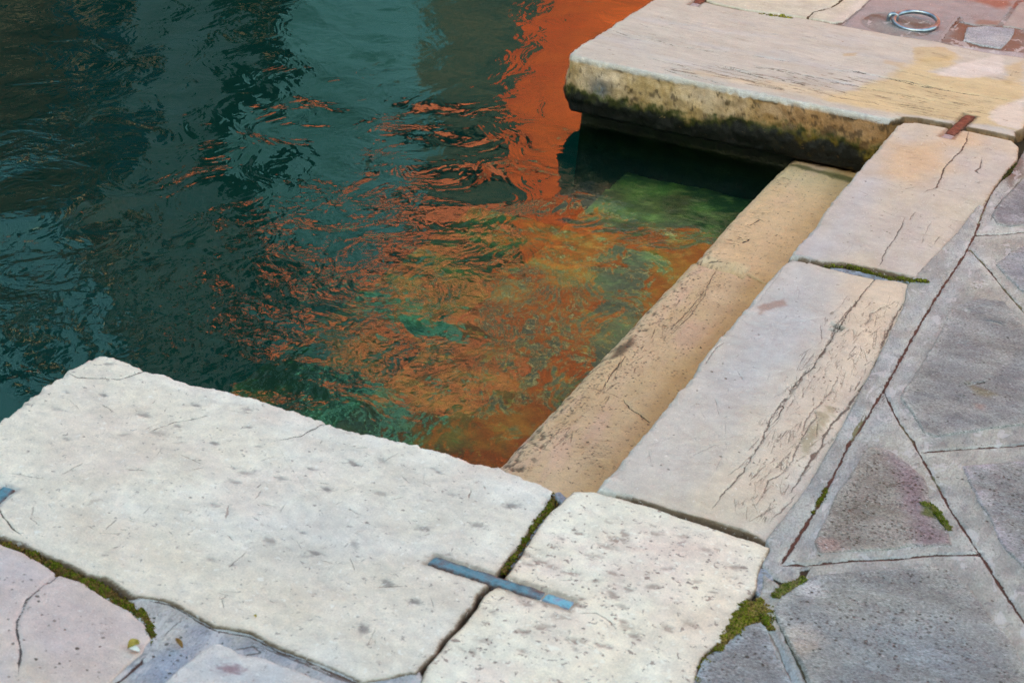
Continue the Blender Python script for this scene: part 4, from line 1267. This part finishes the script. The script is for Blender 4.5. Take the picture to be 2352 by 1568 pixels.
# ------------------------------------------------------------------ moss
def moss(name, pts, width, n, lab, zb=-0.012, hi=0.010, size=0.0024, green=1.0, colr=((70, 84, 16), (118, 122, 30), (120, 92, 50))):
    w = resample(WP(pts), 0.01, False)
    d = np.gradient(w, axis=0)
    d /= np.linalg.norm(d, axis=1)[:, None]
    nn = np.stack([-d[:, 1], d[:, 0]], 1)
    r = np.random.default_rng(n)
    n = int(n * 1.8)
    i = r.integers(0, len(w), n)
    t = i / max(1, len(w) - 1)
    wd = np.interp(t, np.linspace(0, 1, len(width)), width)
    off = np.clip(r.normal(size=n) * 0.33, -1, 1)
    stray = r.random(n) < 0.10
    off = np.where(stray, r.normal(size=n) * 0.9, off)
    pos = w[i] + nn[i] * (off * wd / 2)[:, None] + r.normal(size=(n, 2)) * 0.003
    lump = fbm(pos[:, 0], pos[:, 1], 0, 26, 3, 0.6, 3)
    keep = lump + 0.3 * r.random(n) > 0.0 - 0.0
    pos, off, lump = pos[keep], off[keep], lump[keep]
    n = len(pos)
    n = len(pos)
    z = zb + hi * np.clip(1 - off ** 2, 0, 1) * (0.5 + 1.2 * np.clip(lump + 0.3, 0, 1)) * r.random(n) ** 0.6
    base = np.array([(1, 0, 0), (-1, 0, 0), (0, 1, 0), (0, -1, 0), (0, 0, 1.3), (0, 0, -1)], float)
    fc = np.array([(0, 2, 4), (2, 1, 4), (1, 3, 4), (3, 0, 4), (2, 0, 5), (1, 2, 5), (3, 1, 5), (0, 3, 5)])
    sc = size * (0.5 + r.random(n) * 0.9)
    a = r.random(n) * 6.28
    V = np.zeros((n, 6, 3))
    for k in range(6):
        b = base[k] + r.normal(size=(n, 3)) * 0.25
        V[:, k, 0] = pos[:, 0] + sc * (b[:, 0] * np.cos(a) - b[:, 1] * np.sin(a))
        V[:, k, 1] = pos[:, 1] + sc * (b[:, 0] * np.sin(a) + b[:, 1] * np.cos(a))
        V[:, k, 2] = z + sc * b[:, 2] * 0.9
    F = (fc[None] + (np.arange(n) * 6)[:, None, None]).reshape(-1, 3)
    m = r.random(n)[:, None]
    cc = lin(colr[0]) * (1 - m) + lin(colr[1]) * m
    br = (r.random(n) < 0.28 + 0.5 * (lump < 0.02))[:, None]
    cc = np.where(br, lin(colr[2]) * (0.35 + 0.9 * r.random((n, 1))), cc * (0.55 + 0.6 * r.random((n, 1))))
    col = np.repeat(cc, 6, 0)
    oo = mesh_obj(name, V.reshape(-1, 3), F, MAT['moss'], col, smooth=False)
    tag(oo, lab, 'moss', kind='stuff')
    return oo


moss('moss', [(-40, 1222), (0, 1240), (28, 1252), (84, 1275), (126, 1301), (182, 1326), (238, 1355), (280, 1381), (318, 1400), (337, 1428), (349, 1454), (342, 1472)], [0.03, 0.03, 0.045, 0.04, 0.045, 0.05, 0.03, 0.012], 9000, 'thick green moss filling the joint between the big cream slab and the pink slab', hi=0.011)
moss('moss', [(1650, 1492), (1682, 1450), (1705, 1425), (1725, 1400), (1745, 1385), (1760, 1400)], [0.02, 0.035, 0.07, 0.10, 0.12, 0.05], 9000, 'yellow green moss patch between the flecked slab and the grey wedge flagstone', hi=0.016, colr=((86, 94, 18), (140, 136, 44), (150, 124, 70)))
moss('moss', [(1755, 1410), (1762, 1428), (1766, 1440)], [0.05, 0.03, 0.02], 1400, 'bright green tuft at the tip of the grey wedge flagstone', hi=0.016, colr=((84, 104, 18), (120, 134, 30), (130, 112, 60)))
moss('moss', [(1780, 1365), (1800, 1352), (1825, 1340), (1845, 1330)], [0.02, 0.045, 0.035, 0.01], 2200, 'moss in the broken corner of cement above the blue grey flagstone', hi=0.014, colr=((78, 96, 20), (132, 132, 60), (140, 124, 80)))
moss('moss', [(1275, 1130), (1270, 1150), (1250, 1178), (1228, 1200), (1212, 1225), (1190, 1262), (1155, 1305)], [0.016, 0.018, 0.014, 0.008, 0.005, 0.005, 0.014], 1800, 'moss in the joint between the big cream slab and the flecked slab', zb=-0.014, hi=0.012)
moss('moss', [(1900, 611), (1950, 610), (2000, 624), (2030, 634), (2060, 638), (2100, 643), (2128, 645)], [0.006, 0.006, 0.01, 0.022, 0.03, 0.03, 0.012], 2600, 'moss in the mortared joint between the two step slabs', zb=-0.010, hi=0.012, colr=((90, 100, 20), (130, 132, 44), (100, 90, 50)))
moss('moss', [(1745, 33), (1768, 36), (1790, 39), (1818, 42)], [0.01, 0.05, 0.04, 0.01], 1200, 'small moss cushion in the joint behind the veined slab', zb=-0.012, hi=0.014, size=0.005, colr=((110, 116, 30), (150, 150, 60), (120, 110, 60)))
moss('moss', [(2120, 1156), (2135, 1160), (2155, 1178), (2170, 1200), (2178, 1212)], [0.022, 0.03, 0.014, 0.006, 0.004], 1300, 'moss tuft on the triangular pitted flagstone', zb=-0.005, hi=0.007, size=0.0018, colr=((70, 90, 14), (120, 130, 34), (130, 120, 70)))
moss('moss', [(1900, 1117), (1893, 1130), (1880, 1150), (1868, 1172)], [0.004, 0.010, 0.008, 0.003], 700, 'moss run in the long cement line beside the cracked step slab', zb=-0.010, hi=0.006, size=0.0018)
moss('moss', [(2335, 372), (2325, 385), (2315, 395), (2305, 410)], [0.01, 0.025, 0.025, 0.01], 700, 'dark moss at the outer corner of the farther step slab', zb=-0.012, hi=0.008, colr=((60, 64, 20), (90, 84, 34), (70, 50, 34)))
moss('moss', [(1650, 1492), (1625, 1505), (1612, 1530), (1604, 1565), (1600, 1600)], [0.014, 0.01, 0.012, 0.014, 0.014], 1400, 'thin moss line along the lower right edge of the flecked slab', zb=-0.012, hi=0.012, colr=((96, 100, 24), (140, 132, 50), (110, 90, 50)))


# ------------------------------------------------------------------ metal clamps
def clamp(a, b, half, lab, mats, endcap=0.2, z=0.0, parts=True):
    a, b = np.array(a), np.array(b)
    L = np.linalg.norm(b - a)
    ang = math.atan2(b[1] - a[1], b[0] - a[0])
    e = empty('iron_clamp', (a[0], a[1], z))
    e.rotation_euler[2] = ang
    tag(e, lab, 'clamp', 'iron clamps let into the stone')
    bpy.context.view_layer.update()

    def bar(name, x0, x1, hw, top, mat, sd_):
        nx, ny = max(6, int((x1 - x0) / 0.004)), 10
        V = []
        for i in range(nx + 1):
            for j in range(ny + 1):
                x = x0 + (x1 - x0) * i / nx
                v = -1 + 2 * j / ny
                y = hw * v * (1 + 0.07 * math.sin(x * 70 + sd_) + 0.05 * math.sin(x * 213 + 2 * sd_ + v))
                edge = max(0, abs(v) - 0.7) / 0.3
                ex = max(0, 1 - min(x - x0, x1 - x) / 0.004)
                V.append((x, y, top - 0.004 * edge ** 2 - 0.003 * ex + 0.0008 * math.sin(x * 130 + v * 3 + sd_) * math.cos(v * 4)))
        F = [(i * (ny + 1) + j, (i + 1) * (ny + 1) + j, (i + 1) * (ny + 1) + j + 1, i * (ny + 1) + j + 1) for i in range(nx) for j in range(ny)]
        top_n = len(V)
        ring = [i * (ny + 1) for i in range(nx + 1)] + [nx * (ny + 1) + j for j in range(1, ny + 1)] + [i * (ny + 1) + ny for i in range(nx - 1, -1, -1)] + [j for j in range(ny - 1, 0, -1)]
        for k in ring:
            V.append((V[k][0], V[k][1], -0.02))
        m = len(ring)
        for k in range(m):
            F.append((ring[k], top_n + k, top_n + (k + 1) % m, ring[(k + 1) % m]))
        return mesh_obj(name, V, F, mat, parent=e)
    s = L * endcap
    bar('bar', s, L, half, -0.0015, mats[0], 1)
    bar('lead_end', 0, s, half * 0.96, -0.0022, mats[1], 2)
    return e


def clamp_mat(name, half, edge, *a, **k):
    m = flat_mat(name, *a, **k)
    n = m.node_tree
    b = next(x for x in n.nodes if x.type == 'BSDF_PRINCIPLED')
    src = b.inputs['Base Color'].links[0].from_socket
    tc = nd(n, 'ShaderNodeTexCoord')
    sp = nd(n, 'ShaderNodeSeparateXYZ')
    n.links.new(tc.outputs['Object'], sp.inputs[0])
    ab = nd(n, 'ShaderNodeMath', operation='ABSOLUTE')
    n.links.new(sp.outputs[1], ab.inputs[0])
    t = noise(n, tc.outputs['Object'], 70, 4, 0.7)
    ad = nd(n, 'ShaderNodeMath', operation='MULTIPLY_ADD')
    n.links.new(t.outputs[0], ad.inputs[0])
    ad.inputs[1].default_value = half * 1.1
    n.links.new(ab.outputs[0], ad.inputs[2])
    f = ramp(n, ad.outputs[0], [(half * 1.05, (0, 0, 0)), (half * 1.5, (1, 1, 1))])
    n.links.new(mix(n, f, src, edge), b.inputs['Base Color'])
    return m


MAT['verdigris'] = clamp_mat('blue_patina_iron', 0.018, (0.075, 0.045, 0.04), (0.03, 0.09, 0.12), (0.09, 0.24, 0.31), 20, 0.5, 0.9, 0.006, metal=0.2, c3=(0.12, 0.075, 0.08))
MAT['verdigris_pale'] = clamp_mat('turquoise_patina', 0.018, (0.16, 0.13, 0.16), (0.03, 0.16, 0.26), (0.14, 0.42, 0.52), 45, 0.5, 0.4, 0.004, metal=0.1, c3=(0.22, 0.22, 0.34))
MAT['rust'] = clamp_mat('red_rust_iron', 0.021, (0.03, 0.018, 0.012), (0.04, 0.012, 0.010), (0.12, 0.034, 0.024), 38, 0.6, 0.9, 0.004, metal=0.1, c3=(0.20, 0.08, 0.06))
MAT['lead'] = flat_mat('grey_lead', (0.18, 0.20, 0.23), (0.34, 0.36, 0.40), 60, 0.45, 0.5, 0.004, metal=0.3)
clamp(c2b, c2a, 0.019, 'long blue iron clamp across the joint of the two cream slabs', (MAT['verdigris'], MAT['verdigris_pale']), 0.2)
clamp(c1a, c1b, 0.021, 'rust red clamp tying the farther step slab to the veined slab', (MAT['rust'], MAT['lead']), 0.16)
clamp(c3a, c3b, 0.016, 'dark teal clamp end cut by the left edge on the big cream slab', (MAT['verdigris'], MAT['verdigris_pale']), 0.2)
clamp(c4a, c4b, 0.02, 'short red clamp with a blue end at the back of the veined slab', (MAT['rust'], MAT['lead']), 0.25)

# ------------------------------------------------------------------ mooring ring
MAT['steel'] = flat_mat('worn_steel', (0.16, 0.20, 0.25), (0.34, 0.40, 0.46), 30, 0.28, 0.15, 0.003, metal=0.85)


def torus(name, R, r, mat, parent, M4, n=72, k=14, squash=1.0):
    V, F = [], []
    for i in range(n):
        a = 2 * math.pi * i / n
        for j in range(k):
            b = 2 * math.pi * j / k
            v = Vector(((R + r * math.cos(b)) * math.cos(a), (R + r * math.cos(b)) * math.sin(a) * squash, r * math.sin(b)))
            V.append(tuple(M4 @ v))
            F.append((i * k + j, ((i + 1) % n) * k + j, ((i + 1) % n) * k + (j + 1) % k, i * k + (j + 1) % k))
    return mesh_obj(name, V, F, mat, parent=parent)


ex, ey = W((2052, 46), 0.0)
ring = empty('mooring_ring', (ex, ey, -0.015))
tag(ring, 'shiny steel mooring ring lying in the hollow of the lavender slab', 'mooring ring')
Mr = Matrix.Translation((0.095, -0.01, 0.030)) @ Matrix.Rotation(math.radians(-2), 4, 'Y') @ Matrix.Rotation(math.radians(12), 4, 'X')
torus('ring', 0.091, 0.0098, MAT['steel'], ring, Mr)
Me = Matrix.Translation((-0.004, 0.0, 0.022)) @ Matrix.Rotation(math.radians(90), 4, 'X') @ Matrix.Rotation(math.radians(35), 4, 'Y')
torus('eye_bolt', 0.019, 0.009, MAT['steel'], ring, Me, 32, 12)

# ------------------------------------------------------------------ small litter
def leaf(x, y, L, wd, ang, mat, lab, curl=0.3, z=0.004):
    V, F = [], []
    n, k = 10, 6
    for i in range(n + 1):
        t = i / n
        w_ = wd * math.sin(math.pi * min(1, t * 0.95 + 0.03)) ** 0.8
        for j in range(k + 1):
            v = -1 + 2 * j / k
            V.append((L * (t - 0.5), w_ * v * 0.5, curl * wd * (v * v) + 0.25 * wd * math.sin(t * 3)))
    for i in range(n):
        for j in range(k):
            F.append((i * (k + 1) + j, (i + 1) * (k + 1) + j, (i + 1) * (k + 1) + j + 1, i * (k + 1) + j + 1))
    ob = mesh_obj('dry_leaf', V, F, mat)
    ob.location = (x, y, z)
    ob.rotation_euler = (0.1, 0.15, ang)
    md = ob.modifiers.new('t', 'SOLIDIFY')
    md.thickness = 0.0008
    tag(ob, lab, 'leaf')
    return ob


MAT['leafy'] = flat_mat('yellow_leaf', (0.30, 0.22, 0.03), (0.45, 0.36, 0.08), 120, 0.6, 0.3, 0.002)
MAT['leafb'] = flat_mat('brown_leaf', (0.20, 0.09, 0.02), (0.36, 0.20, 0.05), 120, 0.6, 0.3, 0.002)
MAT['petal'] = flat_mat('white_petal', (0.62, 0.60, 0.56), (0.75, 0.74, 0.70), 120, 0.6, 0.3, 0.002)
a = W((306, 1488)); leaf(a[0], a[1], 0.026, 0.016, 1.3, MAT['leafy'], 'crumpled yellow leaf scrap on the pink slab corner', 0.5)
a = W((308, 1497)); leaf(a[0], a[1], 0.020, 0.012, 0.2, MAT['petal'], 'white petal scrap beside the yellow leaf', 0.3, 0.004)
a = W((411, 1482)); leaf(a[0], a[1], 0.024, 0.008, -0.5, MAT['leafb'], 'tiny curled orange brown leaf on grey cement', 0.6)
a = W((586, 1418)); leaf(a[0], a[1], 0.006, 0.005, -0.5, MAT['leafy'], 'yellow speck of leaf on the big cream slab', 0.3)

# ------------------------------------------------------------------ houses round the canal (out of frame; the water mirrors them, the last is added for shade)
def plaster(name, c1, c2, scale=0.8, bump=0.3):
    return flat_mat(name, c1, c2, scale, 0.85, bump, 0.02, 8, spec=0.2)


MAT['orange'] = plaster('orange_plaster', (0.20, 0.026, 0.006), (0.36, 0.066, 0.013), 0.7)
MAT['redbrown'] = plaster('red_brown_plaster', (0.05, 0.018, 0.010), (0.12, 0.036, 0.018))
MAT['shutter'] = flat_mat('green_shutter', (0.015, 0.06, 0.045), (0.03, 0.09, 0.07), 5, 0.5, 0.2)
MAT['trim'] = plaster('stone_trim', (0.20, 0.17, 0.10), (0.34, 0.29, 0.19), 3)
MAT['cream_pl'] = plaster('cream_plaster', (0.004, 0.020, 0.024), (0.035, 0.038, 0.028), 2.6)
MAT['redtile'] = plaster('roof_tile', (0.30, 0.07, 0.035), (0.42, 0.12, 0.06), 3)
MAT['teal_pl'] = plaster('blue_grey_plaster', (0.03, 0.15, 0.16), (0.06, 0.22, 0.23))
MAT['slate_pl'] = plaster('pale_blue_plaster', (0.16, 0.34, 0.40), (0.24, 0.44, 0.50))
MAT['sea_pl'] = plaster('sea_green_plaster', (0.005, 0.035, 0.045), (0.030, 0.10, 0.15), 0.9)
MAT['bank_pl'] = plaster('deep_blue_plaster', (0.015, 0.065, 0.11), (0.03, 0.10, 0.16))
MAT['dark_pl'] = plaster('dark_green_plaster', (0.015, 0.045, 0.035), (0.03, 0.07, 0.055))
MAT['brown_pl'] = plaster('brown_brick', (0.08, 0.055, 0.035), (0.14, 0.09, 0.05), 4)
MAT['glass'] = flat_mat('dark_glass', (0.01, 0.015, 0.02), (0.02, 0.03, 0.035), 2, 0.08, 0.02)


def window(hs, axis, u, z, w_, h_, face, sh=True):
    """axis 'y': wall faces -y at y=face; axis 'x': wall faces +x at x=face"""
    def B(u0, u1, d0, d1, z0, z1):
        if axis == 'y':
            return ((u0, face - d1, z0), (u1, face - d0, z1))
        return ((face + d0, u0, z0), (face + d1, u1, z1))
    fr = boxes_mesh('window', [B(u - w_ / 2 - 0.08, u - w_ / 2, 0, 0.09, z, z + h_), B(u + w_ / 2, u + w_ / 2 + 0.08, 0, 0.09, z, z + h_), B(u - w_ / 2 - 0.2, u + w_ / 2 + 0.2, 0, 0.12, z + h_, z + h_ + 0.09), B(u - w_ / 2 - 0.22, u + w_ / 2 + 0.22, 0, 0.15, z - 0.12, z)], MAT['trim'], hs)
    boxes_mesh('pane', [B(u - w_ / 2, u + w_ / 2, 0.004, 0.03, z, z + h_)], MAT['glass'], fr)
    if sh:
        for s_ in (-1, 1):
            c_ = u + s_ * (w_ / 2 + 0.16 + w_ / 4)
            sl_ = [B(c_ - w_ / 4, c_ + w_ / 4, 0.092, 0.12, z, z + h_)] + [B(c_ - w_ / 4 + 0.03, c_ + w_ / 4 - 0.03, 0.12, 0.135, z + 0.08 + k * 0.12, z + 0.14 + k * 0.12) for k in range(int((h_ - 0.1) / 0.12))]
            boxes_mesh('shutter', sl_, MAT['shutter'], hs)


def house(loc_lo, loc_hi, wallm, lab, axis, wins, face, roofm='redtile'):
    hs = empty('house', ((loc_lo[0] + loc_hi[0]) / 2, (loc_lo[1] + loc_hi[1]) / 2, loc_lo[2]))
    tag(hs, lab, 'house', 'houses round the canal')
    hs.location = (0, 0, 0)
    box_mesh('wall', loc_lo, loc_hi, MAT[wallm], hs)
    x0, y0, _ = loc_lo
    x1, y1, z1 = loc_hi
    V = [(x0 - 0.4, y0 - 0.4, z1), (x1 + 0.4, y0 - 0.4, z1), (x1 + 0.4, y1 + 0.4, z1), (x0 - 0.4, y1 + 0.4, z1)]
    V += [(x, y, z1 + 0.15) for x, y, _ in V]
    if x1 - x0 > y1 - y0:
        V += [(x0 + 0.6, (y0 + y1) / 2, z1 + 1.6), (x1 - 0.6, (y0 + y1) / 2, z1 + 1.6)]
        F = [(3, 2, 1, 0), (0, 1, 5, 4), (1, 2, 6, 5), (2, 3, 7, 6), (3, 0, 4, 7), (4, 5, 9, 8), (5, 6, 9), (6, 7, 8, 9), (7, 4, 8)]
    else:
        V += [((x0 + x1) / 2, y0 + 0.6, z1 + 1.6), ((x0 + x1) / 2, y1 - 0.6, z1 + 1.6)]
        F = [(3, 2, 1, 0), (0, 1, 5, 4), (1, 2, 6, 5), (2, 3, 7, 6), (3, 0, 4, 7), (4, 5, 8), (5, 6, 9, 8), (6, 7, 9), (7, 4, 8, 9)]
    mesh_obj('roof', V, F, MAT[roofm], parent=hs, smooth=False)
    for u, z, w_, h_, s_ in wins:
        window(hs, axis, u, z, w_, h_, face, s_)
    return hs


house((-5.95, 16, -0.4), (12, 24, 13.5), 'orange', 'sunlit orange plastered house mirrored in the water beside the veined slab', 'y',
      [(-4.6, 3.9, 0.6, 2.0, False), (-5.6, 4.3, 0.22, 2.0, False), (-4.4, 8.6, 1.0, 1.8, True), (-1.2, 4.3, 1.0, 1.8, True), (-1.2, 8.6, 1.0, 1.8, True), (2, 4.3, 1.0, 1.8, True), (2, 8.6, 1.0, 1.8, True)], 16)
house((-7.5, 17.5, -0.4), (-5.97, 23, 4.6), 'cream_pl', 'low cream house seen as pale streaks left of the orange reflection', 'y', [], 17.5)
house((-9.6, 23.1, -0.4), (-6.0, 25.9, 15.0), 'redbrown', 'red brown house glimpsed as dull red ripples at lower left of the orange reflection', 'y', [(-8.0, 7.8, 0.8, 1.7, False)], 23.1)
house((-18, 26, -0.4), (-8.6, 34, 17), 'teal_pl', 'blue grey house closing the canal, mirrored as dark teal', 'y', [(-10.5, 3.5, 1.2, 2, False), (-13.5, 3.5, 1.2, 2, False), (-10.5, 8, 1.2, 2, False)], 26)
house((-19, 15.4, -0.4), (-12.4, 18.3, 5.0), 'brown_pl', 'low brown brick house on the far bank mirrored at the upper left', 'x', [(16.2, 1.6, 1.0, 1.8, False), (17.6, 1.6, 0.8, 1.8, False)], -12.4, 'brown_pl')
house((-19, 18.35, -0.4), (-12.4, 20.0, 11), 'bank_pl', 'narrow blue house next to the brown brick one on the far bank', 'x', [(19.2, 2.4, 0.9, 1.8, False), (19.2, 6, 0.9, 1.6, False)], -12.4)
house((-19, 20.05, -0.4), (-12.4, 21.9, 14), 'slate_pl', 'narrow pale blue house on the far bank mirrored as a lighter band', 'x', [], -12.4)
house((-19, 21.95, -0.4), (-12.4, 23.6, 13.2), 'dark_pl', 'narrow dark green house between two pale ones on the far bank', 'x', [(22.8, 2.4, 0.9, 1.8, False)], -12.4)
house((-19, 23.65, -0.4), (-12.4, 25.9, 15), 'slate_pl', 'pale blue house at the far corner of the canal with two windows', 'x', [(24.2, 2.2, 0.8, 1.8, True), (25.2, 6.6, 0.7, 1.8, False)], -12.4)
house((-11.2, 21.0, -0.4), (-6.0, 23.0, 7.2), 'sea_pl', 'sea green house in front of the red brown one, behind the cream one', 'y', [], 21.0)
house((-19, -1.8, -0.4), (-12.4, 15.3, 7.4), 'bank_pl', 'deep blue plastered house along the left bank of the canal', 'x', [(9.0, 3, 1.1, 1.8, False), (5.0, 3, 1.1, 1.8, False)], -12.4)
house((-19, -16, -1.8), (12, -6.0, 7.2), 'cream_pl', 'unseen house added behind the viewer to shade the quay', 'y', [], -6)  # added out of view to keep the sun off the quay
